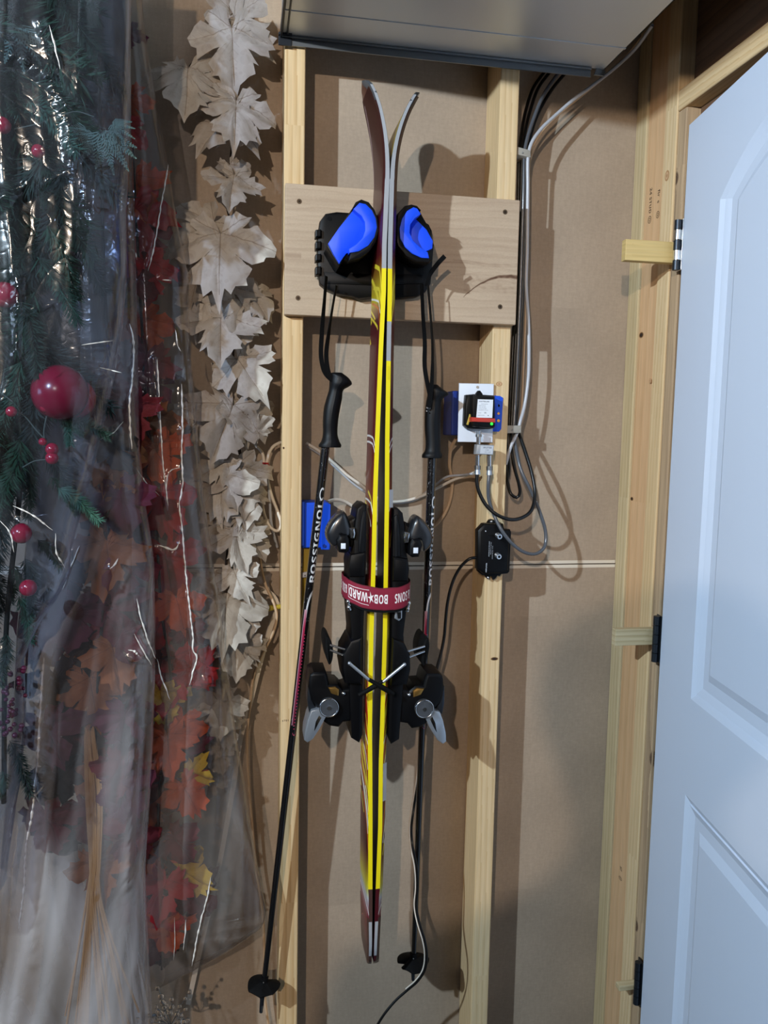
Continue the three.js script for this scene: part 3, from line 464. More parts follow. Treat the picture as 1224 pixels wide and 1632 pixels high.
// ------------------------------------------------------------------ ski poles hung from the rack by their straps
function poleTex(flip) {
  const tex = canvasTex(256, 2048, (c, w, h) => {                   // middle of the width faces the room; top of the shaft is up
    c.fillStyle = '#08080b'; c.fillRect(0, 0, w, h);
    let s = flip ? 77 : 33; const r = () => (s = (s * 16807) % 2147483647) / 2147483647;
    for (let i = 0; i < 420; i++) { const y = Math.pow(r(), 1.6) * h * 0.5; c.fillStyle = `rgba(225,225,228,${0.25 + 0.6 * r()})`; c.fillRect(r() * w, y, 1 + 2.5 * r(), 2 + 5 * r()); }
    const cx = flip ? w * 0.62 : w * 0.56;
    c.save(); c.translate(cx, h * 0.245); c.rotate(-Math.PI / 2); c.fillStyle = '#dfe0e2'; c.font = 'bold 74px sans-serif'; c.textAlign = 'right'; c.textBaseline = 'middle';
    c.fillText('ROSSIGNOL', h * 0.145, 0, h * 0.145); c.restore();
    c.strokeStyle = '#dfe0e2'; c.lineWidth = 8; c.beginPath(); c.arc(cx, h * 0.088, 20, 0.6, 5.4); c.stroke();
    const y0 = h * 0.262, y1 = h * 0.5, x = w * 0.47;            // white arc, red stripe with dark ticks
    c.strokeStyle = '#d8d8da'; c.lineWidth = 16; c.beginPath(); c.moveTo(x, y0 + 90); c.quadraticCurveTo(x, y0, x + 60, y0 - 4); c.stroke();
    const g = c.createLinearGradient(0, y0 + 40, 0, y1); g.addColorStop(0, '#c9b4b8'); g.addColorStop(0.2, '#a02846'); g.addColorStop(0.7, '#7c2440'); g.addColorStop(1, '#5a2030'); c.fillStyle = g; c.fillRect(x - 16, y0 + 60, 22, y1 - y0 - 60);
    c.fillStyle = '#c8a0ac'; c.fillRect(x - 20, y0 + 60, 5, y1 - y0 - 60);
    for (let i = 0; i < 60; i++) { c.fillStyle = i % 2 ? '#0a0a0c' : '#b03050'; c.fillRect(x + 6, y0 + 150 + i * 6, 12, 4); }
    c.strokeStyle = '#a04058'; c.lineWidth = 5; c.beginPath(); c.arc(x + 20, y1 + 10, 26, 0.4, 2.4); c.stroke();
  });
  tex.wrapS = THREE.RepeatWrapping; tex.offset.x = 0.5; return tex;
}
function makePole(o) {
  const Z = o.z, a = at(...o.top, Z), b = at(...o.bottom, Z), d = b.clone().sub(a).normalize(), t = thing('ski_pole', o.label, 'ski pole', b, 'pair of ski poles');
  const basketAt = at(...o.basket, Z), tipTop = basketAt.clone().addScaledVector(d, 0.012);
  const shaft = new THREE.CylinderGeometry(0.0086, 0.0054, a.distanceTo(tipTop), 28, 1);
  shaft.applyQuaternion(new THREE.Quaternion().setFromUnitVectors(V3(0, 1, 0), d.clone().negate())); shaft.translate((a.x + tipTop.x) / 2, (a.y + tipTop.y) / 2, Z);
  part('shaft', shaft, std({ map: poleTex(o.flip), roughness: 0.25, clearcoat: 0.8, clearcoatRoughness: 0.1 }), t);
  part('tip', [rod(tipTop, b, 0.0052, 0.0036, 14)], M.darkSteel, t); part('ferrule', [rod(b.clone().addScaledVector(d, -0.016), b, 0.0042, 0.0036, 12)], M.chrome, t);
  // grip: rows of [v, left u, right u]
  const rings = o.grip.map(([v, l, r, tilt = 0], i) => { const p = at((l + r) / 2, v, Z), q = at(r, v, Z), hw = (q.x - p.x), hz = Math.min(hw, 0.0175) * (i < 2 ? 0.8 : 0.92);
    return Array.from({ length: 28 }, (_, k) => { const th = k / 28 * 2 * Math.PI, cs = Math.sin(th), sn = Math.cos(th), fl = 0.0007 * Math.max(0, Math.sin((p.y * 380) + th * 2.2)) * (v > 625 && v < 690 ? 1 : 0); return V3(p.x + cs * (hw - fl), p.y - tilt * cs, Z + sn * (hz - fl)); }); });
  const fine = []; for (let i = 0; i + 1 < rings.length; i++) for (let k = 0; k < 5; k++) { const at_ = (j) => rings[Math.min(rings.length - 1, Math.max(0, j))]; const s = k / 5; fine.push(rings[i].map((p, j) => { const p0 = at_(i - 1)[j], p1 = p, p2 = at_(i + 1)[j], p3 = at_(i + 2)[j], f = (A, B, C, D) => 0.5 * (2 * B + (C - A) * s + (2 * A - 5 * B + 4 * C - D) * s * s + (3 * B - A - 3 * C + D) * s * s * s); return V3(f(p0.x, p1.x, p2.x, p3.x), f(p0.y, p1.y, p2.y, p3.y), f(p0.z, p1.z, p2.z, p3.z)); })); }
  fine.push(rings[rings.length - 1]);
  part('grip', loft(fine), M.rubber, t, 'black moulded rubber grip with flared ends');
  // basket: lobed disc with notches
  const bs = []; for (let i = 0; i < 84; i++) { const th = i / 84 * 2 * Math.PI; let r = 0.0325 + 0.002 * Math.cos(3 * th + o.flip); for (const [c, w, dp] of o.notches) { const e = Math.abs(Math.atan2(Math.sin(th - c), Math.cos(th - c))); if (e < w) r -= dp * Math.pow(Math.cos(e / w * Math.PI / 2), 0.6); } bs.push([r * Math.cos(th), r * Math.sin(th)]); }
  const prof = [[0.25, 0.008], [0.55, 0.004], [1, -0.002], [1, -0.0045], [0.55, 0], [0.25, 0.003]];
  const g = loft(prof.map(([k, y]) => bs.map(([x, z]) => V3(x * k, y, z * k))), true, false);
  g.applyQuaternion(new THREE.Quaternion().setFromUnitVectors(V3(0, 1, 0), d.clone().negate())); g.translate(basketAt.x, basketAt.y, basketAt.z);
  const bk = part('basket', g, M.blackMatte, t, 'black lobed snow basket');
  part('collar', [rod(basketAt.clone().addScaledVector(d, -0.016), basketAt.clone().addScaledVector(d, 0.012), 0.0082, 0.0078, 20)], M.blackMatte, bk);
  const sc = at(o.basket[0], o.basket[1] - 3, Z + 0.0088); part('rivet', ball(sc, 0.0014), M.steel, bk);
  // straps: flat webbing
  if (o.flip) part('strap_buckle', [ball(at(681, 650, Z + 0.02), 0.0022), ball(at(680, 655, Z + 0.0195), 0.0016)], M.chrome, t);
  for (const s of o.straps) part('strap', band(s, 0.0085, 0.0012, o.turn || 0.5), M.blackMatte, t, 'black webbing wrist strap');
  return t;
}
function band(rows, w, th, turn = 0.4, seg = 50) {             // flat ribbon along a course; rows [u, v, z, turn]
  const c = new THREE.CatmullRomCurve3(run(rows), false, 'centripetal'), rings = [];
  for (let i = 0; i <= seg; i++) {
    const k = i / seg, p = c.getPointAt(k), d = c.getTangentAt(k), j = Math.min(rows.length - 2, Math.floor(k * (rows.length - 1))), f = k * (rows.length - 1) - j;
    const an = lerp(rows[j][3] ?? turn, rows[j + 1][3] ?? turn, f), out = V3(0, 0, 1).addScaledVector(d, -d.z).normalize(), side = d.clone().cross(out).normalize();
    const A = side.clone().multiplyScalar(Math.cos(an)).addScaledVector(out, Math.sin(an)), B = out.clone().multiplyScalar(Math.cos(an)).addScaledVector(side, -Math.sin(an));
    rings.push([[-1, -1], [1, -1], [1, 1], [-1, 1]].map(([x, y]) => p.clone().addScaledVector(A, x * w / 2).addScaledVector(B, y * th / 2)));
  }
  return soft(loft(rings), 50);
}
makePole({
  z: 0.042, flip: 0, label: 'black ski pole crossing in front of the stud beside the white leaf garland', top: [520, 706], bottom: [416, 1613], basket: [420, 1569],
  grip: [[594, 530, 545], [599, 526, 556, 0.004], [606, 526, 561, 0.006], [613, 525, 555, 0.004], [622, 524, 547], [636, 520, 545], [652, 516, 542], [672, 514, 539], [692, 514.5, 538], [703, 512, 541], [709, 508, 544], [713, 508, 543]],
  notches: [[-0.9, 0.3, 0.016], [2.2, 0.4, 0.005], [0.4, 0.5, 0.004], [1.3, 0.4, 0.003]],
  straps: [[[520, 440, 0.07, 0.9], [517, 480, 0.07, 0.9], [513, 530, 0.064, 0.6], [512, 570, 0.058, 0.3], [518, 594, 0.054, 0.2], [529, 606, 0.05, 0.2]], [[536, 455, 0.066, 1.1], [530, 490, 0.066, 1.1], [524, 530, 0.06, 1.0], [520, 570, 0.056, 0.5], [526, 600, 0.052, 0.2], [533, 608, 0.05, 0.2]]],
});
makePole({
  z: 0.046, flip: 1, label: 'black ski pole hanging just left of the white outlet plate', top: [689, 724], bottom: [658.5, 1562], basket: [659, 1531],
  grip: [[613, 684, 697], [618, 680, 706, 0.003], [624, 680, 715, 0.004], [631, 681, 708, 0.003], [640, 679.5, 703], [656, 677.5, 702.5], [680, 677, 701.5], [705, 678.5, 702], [718, 677.5, 702], [725, 673, 704.5], [730, 673, 704]],
  notches: [[2.95, 0.22, 0.013], [2.2, 0.3, 0.004], [0.4, 0.5, 0.003]],
  straps: [[[672, 452, 0.075, 0.6], [674, 500, 0.072, 0.6], [677, 545, 0.068, 0.5], [677, 585, 0.064, 0.3], [682, 615, 0.064, 0.2], [686, 632, 0.066, 0.1]], [[682, 455, 0.075, 0.9], [686, 500, 0.072, 0.9], [689, 545, 0.068, 0.9], [689, 590, 0.066, 0.8], [687, 625, 0.068, 0.4], [684, 650, 0.067, 0.2]], [[709, 408, 0.09, 0.3], [697, 421, 0.085, 0.3], [684, 440, 0.078, 0.5], [679, 456, 0.074, 0.6]]],
});
// ------------------------------------------------------------------ electrics on the right stud
{
  const c = at(735, 690, -0.02), t = thing('outlet_box', 'blue plastic electrical box behind the white cover plate on the stud', 'electrical box', c);
  const A = at(722.5, 623, -0.01), B = at(736, 694, -0.01);
  part('box_body', [bx(A.x - 0.004, 0.4068, B.y, A.y, -0.07, -0.004, 'y', 0.003)], M.navy, t);
  for (const k of [0.3, 0.7]) part('box_rib', [bx(lerp(A.x, 0.4, k) - 0.002, lerp(A.x, 0.4, k) + 0.002, B.y + 0.006, A.y - 0.006, -0.006, -0.002, 'y', 0.001)], M.navy, t);
  const fl = part('flange', soft(ext([[765, 629], [797, 631], [802, 634], [799, 684], [795, 688], [764, 687]], 0.0026, 0.0024, { bevel: 0.0006 })), M.blueBox, t, 'bright blue nailing flange on the stud face');
  part('screw', [rod(at(794.5, 670.5, 0.0022), at(794.5, 670.5, 0.0044), 0.0032, 0.0028, 14)], M.brass, fl); part('screw', [rod(at(794.5, 659, 0.0022), at(794.5, 659, 0.004), 0.0026, 0.0024, 14)], M.brass, fl); part('hole', [rod(at(794.5, 646.5, 0.0022), at(794.5, 646.5, 0.0029), 0.0026, 0.0026, 14)], M.blackMatte, fl);
}
{
  const t = thing('cover_plate', 'white wall outlet cover plate fixed across the stud edge', 'outlet plate', at(758, 705, 0.004));
  part('plate', soft(ext([[732, 610.5], [787.5, 611.5], [785.5, 705.5], [730, 704.5]], 0.009, 0.0055, { bevel: 0.0025 })), M.white, t);
  part('screw', [rod(at(761, 617, 0.0085), at(761, 617, 0.0098), 0.0028, 0.0026, 14)], M.steel, t);
}
const label = (w, h, bg, draw) => std({ map: canvasTex(w, h, (c) => { c.fillStyle = bg; c.fillRect(0, 0, w, h); draw(c); }), roughness: 0.5 });
function sticker(name, pts, z, m, parent) {                    // flat print on a face: four corners, top-left first and clockwise
  const [a, b, c, d] = pts.map(([u, v]) => at(u, v, z)), g = new THREE.BufferGeometry();
  g.setAttribute('position', new THREE.Float32BufferAttribute([a, b, c, d].flatMap(p => [p.x, p.y, p.z]), 3)); g.setAttribute('uv', new THREE.Float32BufferAttribute([0, 1, 1, 1, 1, 0, 0, 0], 2)); g.setIndex([0, 2, 1, 0, 3, 2]); g.computeVertexNormals();
  return part(name, g, m, parent);
}
{
  const t = thing('power_adapter', 'black plug-in power adapter with white label, red stripe and green light', 'power adapter', at(768, 690, 0.02));
  part('rear_shell', soft(ext([[744, 629], [756, 628], [788, 630], [789, 682], [781, 684], [757, 684], [746, 683], [741, 678], [742, 650]], 0.032, 0.023, { bevel: 0.004 })), M.black, t);
  part('front_shell', soft(ext([[753, 630], [789, 631.5], [789.5, 680], [786, 682.5], [754, 680]], 0.05, 0.03, { bevel: 0.003 })), M.black, t);
  part('mounting_ear', ext([[757, 633], [758.5, 627], [762, 622.5], [765.5, 622.5], [769, 627], [771, 634]], 0.034, 0.006, { bevel: 0.001, holes: [[[761.8, 625.5], [763.6, 625], [764.8, 626.6], [763.4, 628], [761.8, 627.4]]] }), M.black, t);
  sticker('label', [[761.5, 636.3], [786, 637], [784.5, 666], [759, 665.5]], 0.0504, label(256, 288, '#eceef2', (c) => { c.fillStyle = '#23283a'; c.font = 'bold 26px sans-serif'; c.fillText('ELECTROLINE', 26, 42, 200); c.font = '15px sans-serif'; c.fillText('LINEAR ADAPTER', 56, 78, 150); c.fillText('MODEL EDA-UG1', 24, 102); c.fillText('AC IN  120V 60HZ', 24, 126); c.fillText('DC OUT 15V 150MA', 24, 150); c.fillText('FOR INDOOR USE ONLY', 24, 174); c.font = 'bold 30px sans-serif'; c.fillText('UL', 120, 220); c.font = '15px sans-serif'; c.fillText('CLASS 2', 24, 218); c.fillText('MADE IN CHINA', 20, 256); c.beginPath(); c.arc(188, 252, 7, 0, 7); c.fill(); }), t);
  part('red_stripe', soft(ext([[752, 664.8], [789.5, 667], [789.5, 673.5], [752, 672]], 0.0512, 0.02, { bevel: 0.001 })), mat(0xc03a2c, 0.4), t, 'red stripe across the adapter');
  part('yellow_tag', ext([[748.5, 659.5], [751.5, 662], [746.5, 677.5], [743.5, 676.5]], 0.0335, 0.002, { bevel: 0.0004 }), mat(0xcdb04a, 0.5), t);
  part('status_light', ball(at(783.5, 675.5, 0.0495), 0.0028), std({ color: 0x30ff40, roughness: 0.3, emissive: 0x22ff30, emissiveIntensity: 2.2 }), t, 'glowing green status light');
}
function plug(u, v0, v1, z, r, parent, name = 'connector') {   // nut and barrel of a coaxial fitting, hanging down
  const a = at(u, v0, z), b = at(u, v1, z), m = a.clone().lerp(b, 0.55), g = part(name, [rod(a, m, r * 0.72, r * 0.72, 16)], M.chrome, parent);
  part('hex_nut', [rod(m, m.clone().lerp(b, 0.45), r, r, 6)], M.steel, g); part('barrel', [rod(m.clone().lerp(b, 0.45), b, r * 0.8, r * 0.95, 18)], M.silver, g); return g;
}
{
  const t = thing('cable_splitter', 'small silver two-way cable splitter under the adapter', 'splitter', at(772, 726, 0.03));
  part('splitter_body', soft(ext([[760.5, 708.5], [787.5, 709.5], [786, 725], [759, 724]], 0.044, 0.02, { bevel: 0.0015 })), mat(0xb9bcc0, 0.4, 0.5), t);
  sticker('print', [[766, 710.5], [786, 711.3], [785, 723.5], [765, 722.6]], 0.0443, label(128, 80, '#c9ccd1', (c) => { c.fillStyle = '#3a3f4c'; c.font = 'bold 20px sans-serif'; c.fillText('SPLITTER', 28, 24, 90); c.font = '14px sans-serif'; c.fillText('2 WAY', 50, 46); c.fillText('OUT  OUT', 46, 68); }), t);
  plug(762.5, 708, 687, 0.034, 0.0062, t); plug(761, 725, 756, 0.034, 0.0064, t); plug(780, 726, 757, 0.034, 0.0064, t);
}
{
  const t = thing('cable_amplifier', 'black cable amplifier with two open connectors screwed to the stud', 'amplifier', at(787, 915, 0.01));
  const o = [[761, 845], [772.5, 833.5], [777, 834], [780, 829], [784, 827.5], [789, 829], [792, 833], [799, 833], [804, 843], [813, 843.7], [814.8, 848], [812, 911], [809, 914], [799, 915], [796.5, 918.5], [793, 917.5], [790, 922], [786.3, 924.4], [784, 919], [781.5, 918.5], [780, 923.5], [776, 922], [773, 917], [769, 917], [761.5, 910.5], [760, 903]];
  part('mounting_plate', soft(ext(o, 0.012, 0.011, { bevel: 0.001 })), M.black, t);
  part('case', soft(ext([[762, 846], [772, 835], [803, 835], [805, 844], [813, 845], [811, 910], [798, 914], [772, 915], [762, 908]], 0.034, 0.026, { bevel: 0.005, steps: 3 })), M.black, t);
  sticker('print', [[776, 852], [788, 852.5], [786.5, 896], [774.5, 895.5]], 0.0344, std({ transparent: true, roughness: 0.5, map: canvasTex(96, 352, (c, w, h) => { c.clearRect(0, 0, w, h); c.save(); c.translate(0, h); c.rotate(-Math.PI / 2); c.fillStyle = 'rgba(205,212,222,.9)'; c.font = 'bold 15px sans-serif'; c.fillText('BROADBAND RF AMPLIFIER', 70, 40, 270); c.font = '14px sans-serif'; c.fillText('FREQUENCY 54-1000 MHZ', 96, 62, 250); c.fillText('INDOOR USE ONLY  15V DC', 40, 84, 300); c.restore(); }) }), t);
  sticker('print', [[773.5, 896], [777.5, 896.2], [776.5, 913], [772.5, 912.6]], 0.0344, std({ transparent: true, roughness: 0.5, map: canvasTex(32, 128, (c, w, h) => { c.clearRect(0, 0, w, h); c.save(); c.translate(0, h); c.rotate(-Math.PI / 2); c.fillStyle = 'rgba(205,212,222,.95)'; c.font = 'bold 22px sans-serif'; c.fillText('AMPLIFIER', 4, 24, 118); c.restore(); }) }), t);
  for (const [u, v] of [[795, 854.5], [794, 886.5]]) { const p = at(u - 3, v - 2.2, 0.033), q = at(u + 1.6, v + 1, 0.05), f = part('port', [rod(p, q, 0.0052, 0.0048, 20)], M.chrome, t, 'threaded silver port'); part('port_hole', [rod(q, q.clone().lerp(p, -0.02), 0.0026, 0.0026, 14)], M.blackMatte, f); for (let k = 0; k < 4; k++) { const a = p.clone().lerp(q, 0.25 + k * 0.2), g = new THREE.TorusGeometry(0.0051, 0.0005, 6, 20); g.lookAt(q.clone().sub(p)); g.translate(a.x, a.y, a.z); part('thread', g, M.steel, f); } }
  for (const [u, v] of [[783, 831.5], [777.5, 920.5]]) part('screw', [ball(at(u, v, 0.0125), 0.0032)], M.chrome, t);
  part('light', ball(at(774, 846.5, 0.034), 0.0012), M.white, t);
  part('power_lead', tube(run([[764, 889, 0.02], [750, 890, 0.02], [738, 899, 0.015], [727, 915, 0.01], [719, 935, 0.008], [713, 962, 0.006], [710, 990, 0.006], [708, 1014, 0.006], [703, 1040, 0.008], [697, 1062, 0.01], [692, 1085, 0.012], [684, 1120, 0.012], [676, 1170, 0.014], [668, 1218, 0.016]]), 0.0031, 90), M.cableBlack, t, 'black power lead running down behind the binding');
}
{
  const rows = [[668, 1216, 0.017], [664, 1247, 0.02], [657, 1290, 0.022], [653.5, 1320, 0.042], [655, 1346, 0.062], [662, 1382, 0.067], [663.5, 1415, 0.067], [661.5, 1444, 0.069], [666, 1470, 0.078], [675, 1500, 0.088], [678, 1522, 0.09], [675, 1545, 0.088], [664, 1562, 0.082], [648, 1576, 0.074], [630, 1592, 0.07], [610, 1616, 0.07], [590, 1650, 0.07]];
  const t = thing('zip_cord', 'two-strand black and white cord trailing down past the ski tails', 'cord', at(620, 1600, 0.07));
  part('black_strand', tube(run(rows.map(([u, v, z]) => [u + (v < 1555 ? 2.2 : 1.2), v + (v > 1555 ? 2 : 0), z])), 0.0026, 120), M.cableBlack, t); part('white_strand', tube(run(rows.filter(r => r[1] < 1580).map(([u, v, z]) => [u - 1.4, v, z + 0.002])), 0.0013, 120), M.cableWhite, t);
}
// ------------------------------------------------------------------ coaxial cables clipped along the right stud
const cable = (name, rows, r, m, label, group, seg = 110) => single(name, tube(run(rows), r, seg, 10), m, label, 'cable', group);
const topRun = (du, dz, lead) => [...lead, [834 + du, 243, -0.034 + dz], [832.5 + du, 300, -0.035 + dz], [830 + du, 380, -0.04 + dz], [827 + du, 470, -0.042 + dz], [823 + du, 560, -0.042 + dz], [819 + du, 640, -0.04 + dz], [817 + du, 684, -0.036 + dz]];
cable('coaxial_cable', [...topRun(6, -0.004, [[905, 112, -0.062], [880, 142, -0.06], [858, 180, -0.052], [846, 215, -0.042]]), [828, 694, -0.03], [838, 722, -0.01], [848, 756, 0.01], [852.5, 790, 0.025], [845, 816, 0.04], [822, 828, 0.05], [799, 824, 0.05], [778, 809, 0.042], [765, 788, 0.036], [760, 770, 0.034], [760.5, 755, 0.034]], 0.0036, M.cableBlack, 'black cable looping up to the left connector of the splitter', undefined, 200);
cable('coaxial_cable', [...topRun(2, 0.014, [[893, 112, -0.046], [868, 148, -0.04], [850, 190, -0.03], [840, 222, -0.022]]), [820, 700, -0.022], [830, 748, 0.0], [848, 786, 0.012], [861, 818, 0.018], [869.5, 848, 0.022], [868, 871, 0.028], [856, 882, 0.036], [838, 881, 0.044], [817, 867, 0.05], [800, 846, 0.046], [787, 820, 0.034], [779, 796, 0.033], [778, 775, 0.036], [779.5, 756, 0.034]], 0.0035, M.cableDark, 'grey shiny cable in the lowest loop up to the right connector of the splitter', undefined, 200);
cable('coaxial_cable', [...topRun(-2, 0.003, [[880, 110, -0.072], [858, 140, -0.066], [844, 180, -0.056], [836, 215, -0.04]]), [814, 700, -0.034], [819, 742, -0.03], [827, 772, -0.03], [828.5, 786, -0.034], [824, 793, -0.038], [815, 788, -0.04], [809, 770, -0.05], [807, 740, -0.06]], 0.0034, M.cableBlack, 'black cable ending in the small low loop beside the stud', undefined, 160);
cable('coaxial_cable', [...topRun(-6, -0.009, [[868, 114, -0.082], [850, 140, -0.08], [838, 176, -0.072], [831, 214, -0.055]]), [808, 700, -0.056], [810, 730, -0.062], [811, 752, -0.066], [808, 764, -0.066], [802, 760, -0.07]], 0.0034, M.cableBlack, 'black cable nearest the stud, ending in the smallest loop', undefined, 140);
cable('coaxial_cable', [[1040, 40, 0.06], [1012, 78, 0.0], [985, 104, -0.022], [950, 132, -0.03], [915, 158, -0.026], [885, 184, -0.02], [862, 206, -0.014], [848, 226, -0.01], [842, 246, -0.01], [841, 300, -0.014], [840, 400, -0.018], [838.5, 455, -0.02], [842, 510, -0.022], [843, 560, -0.022], [842, 600, -0.022], [836, 646, -0.02], [829, 672, -0.016], [825, 688, -0.016], [814, 712, -0.012], [806, 740, -0.02]], 0.0034, M.cableGrey, 'pale grey cable curving down from the duct corner', undefined, 160);
cable('signal_wire', [[1030, 50, 0.03], [1000, 87, -0.03], [965, 121, -0.056], [930, 150, -0.06], [895, 178, -0.058], [868, 204, -0.056], [853, 226, -0.052], [845, 250, -0.05], [842.5, 320, -0.052], [840, 420, -0.056], [837, 520, -0.06], [834, 590, -0.06], [831, 650, -0.058], [824, 690, -0.056]], 0.0022, M.cableTan, 'thin tan wire clipped with the cables along the stud', undefined, 120);
for (const [u, v, w, lb] of [[836, 242.5, 10, 'upper grey cable clip below the duct'], [819.5, 684.5, 11.5, 'lower grey cable clip beside the outlet plate']]) {
  const t = thing('cable_clip', lb, 'cable clip', at(u, v + 5, -0.02)), k = v < 400 ? 0.35 : -0.05;
  part('clip_body', soft(ext([[u - w - 1, v - 7 + k * -6], [u + w, v - 6 + k * 8], [u + w, v + 6 + k * 8], [u - w - 1, v + 6 + k * -6]], -0.006, 0.06, { bevel: 0.002 })), mat(0xa39d92, 0.6), t); part('nail', [ball(at(u - 3, v + 1, -0.0055), 0.0016)], M.steel, t);
}
// ------------------------------------------------------------------ wires behind the skis and the second blue box
cable('house_wire', [[727, 699, -0.03], [719, 715, -0.05], [716.5, 742, -0.07], [720.5, 770, -0.078], [717, 798, -0.08], [706, 823, -0.08], [690, 840, -0.082], [668, 850, -0.083], [640, 856, -0.084]], 0.0034, M.cableTan, 'tan wire dropping from the blue box in a curve behind the pole');
cable('house_wire', [[757, 753, -0.02], [745, 757, -0.05], [722, 765, -0.058], [695, 779, -0.07], [668, 792, -0.07], [640, 799, -0.07], [612, 798, -0.07], [590, 786, -0.07], [574, 772, -0.07], [553, 757, -0.07], [532, 738, -0.07], [510, 720, -0.07], [488, 706, -0.064]], 0.003, M.cableWhite, 'white wire slung behind the skis from stud to stud', undefined, 120);
cable('house_wire', [[754, 755, -0.022], [735, 757, -0.045], [712, 760, -0.052], [690, 776, -0.083], [660, 797, -0.081], [630, 802, -0.081], [606, 798, -0.081], [585, 786, -0.081], [562, 770, -0.081], [540, 750, -0.081], [515, 728, -0.08], [490, 711, -0.072]], 0.0022, M.cableGrey, 'thin grey wire alongside the white one behind the skis', undefined, 120);
{
  const A = at(482, 799, -0.02), B = at(526, 876, -0.012), t = thing('junction_box', 'blue plastic junction box on the stud behind the ski pole', 'electrical box', V3((0.0385 + B.x) / 2, B.y, -0.03));
  part('box_body', [bx(0.0385, B.x - 0.002, B.y + 0.003, A.y - 0.002, -0.084, -0.014, 'y', 0.003)], M.blueBox, t);
  part('box_rim', [bx(0.0385, 0.044, B.y + 0.008, A.y, -0.016, -0.008, 'y', 0.001), bx(B.x - 0.018, B.x, B.y, A.y - 0.004, -0.016, -0.009, 'y', 0.0015)], M.blueBox, t);
  part('screw_post', [rod(V3(B.x - 0.012, B.y + 0.008, -0.014), V3(B.x - 0.012, B.y + 0.008, -0.0065), 0.0036, 0.0032, 16)], M.navy, t);
  part('screw', [ball(V3(0.066, lerp(A.y, B.y, 0.42), -0.0135), 0.0024)], M.blackMatte, t);
}
cable('house_wire', [[522, 800, -0.03], [532, 797, -0.05], [546, 798, -0.066], [560, 805, -0.075], [576, 818, -0.08], [596, 832, -0.082]], 0.0036, M.cableWhite, 'white wire leaving the top of the junction box');
single('yellow_cable', [band([[489, 866, -0.03, 0], [487.5, 890, -0.03, 0], [485, 914, -0.03, 0]], 0.011, 0.005, 0), band([[496, 866, -0.035, 0.3], [492, 892, -0.035, 0.3], [486, 914, -0.032, 0.3]], 0.006, 0.004, 0.3), band([[485, 920, -0.03, 0], [484, 950, -0.04, 0], [483, 985, -0.05, 0]], 0.008, 0.004, 0)], M.yellowCable, 'yellow flat cable coming out below the junction box', 'cable');
{ const t = thing('cable_staple', 'small white cable staple on the stud below the junction box', 'cable clip', at(485, 920, -0.03)); part('bridge', ext([[481, 913], [490, 912], [490, 920], [481, 921]], -0.02, 0.014, { bevel: 0.0015 }), M.white, t); part('nail_head', [ball(at(486, 917, -0.0195), 0.0016)], M.steel, t); }
// ------------------------------------------------------------------ white house wires left of the stud
const wiresL = 'white wires hanging left of the stud';
cable('house_wire', [[452, 704, -0.04], [445, 706, -0.05], [436, 711, -0.055], [429.5, 720, -0.056], [425.5, 736, -0.056], [424, 752, -0.056], [427, 768, -0.056], [434, 793, -0.054], [443, 817, -0.05], [447.5, 836, -0.048], [442, 846, -0.048], [434, 843, -0.05], [426, 832, -0.053], [420, 815, -0.056], [418.5, 795, -0.058], [419.5, 765, -0.058], [421, 740, -0.058], [418, 722, -0.06], [410, 712, -0.066]], 0.0031, M.cableWhite, 'white wire in a long loop below the red tape', undefined, 140);
cable('house_wire', [[424, 738, -0.06], [421.5, 760, -0.06], [418, 785, -0.06], [415.5, 817, -0.06], [413, 858, -0.06], [415.5, 899, -0.058], [424, 934, -0.04], [436, 961, -0.024], [441, 982, -0.022], [434.5, 1010, -0.03], [417, 1044, -0.04], [404, 1078, -0.044], [398, 1126, -0.046], [393.5, 1175, -0.05], [395, 1240, -0.055], [401, 1310, -0.06], [408, 1385, -0.06], [418, 1450, -0.06], [421, 1520, -0.06], [421, 1580, -0.06], [429, 1645, -0.06]], 0.0027, M.cableTan, 'long thin cream wire running from the red tape to the floor', undefined, 200);
single('flat_house_wire', band([[416, 942, -0.06, 0.2], [428, 944, -0.055, 0.2], [438, 954, -0.046, 0.4], [442, 968, -0.042, 0.6], [434, 990, -0.048, 0.2], [424, 1023, -0.055, 0.1], [411, 1071, -0.058, 0.05], [399, 1119, -0.06, 0], [383, 1178, -0.06, 0], [374, 1240, -0.062, 0], [362, 1310, -0.064, 0], [345, 1400, -0.066, 0], [322, 1500, -0.068, 0], [300, 1600, -0.07, 0]], 0.0095, 0.004, 0, 120), M.cableWhite, 'wide flat white wire slanting down below the yellow tube', 'cable');
cable('house_wire', [[425, 740, -0.052], [427, 765, -0.052], [430, 800, -0.056], [432, 830, -0.06], [436, 850, -0.066], [442, 872, -0.075]], 0.0028, M.cableGrey, 'grey wire behind the white loop under the red tape');
{ const t = thing('wire_tape', 'band of red tape holding the white wires together', 'tape', at(423, 769, -0.057)); part('wrap', [rod(at(423, 737, -0.057), at(421.5, 769, -0.057), 0.0068, 0.0066, 20)], M.tapeRed, t); part('tape_end', [bx(at(427, 745, -0.05).x - 0.001, at(427, 745, -0.05).x + 0.0035, at(427, 757, -0.05).y, at(427, 741, -0.05).y, -0.055, -0.051, 'y', 0.0008)], M.tapeRed, t); }
{ const t = thing('wall_anchor', 'yellow plastic tube pushed into the side of the stud', 'anchor', at(425, 975, -0.03)); part('shank', [rod(at(452, 966, -0.03), at(400, 974, -0.02), 0.0042, 0.0078, 18)], mat(0xa8932c, 0.45), t); part('collar', [rod(at(410, 972.3, -0.022), at(402, 973.6, -0.0205), 0.0086, 0.0086, 18)], mat(0x8d7a22, 0.5), t); }
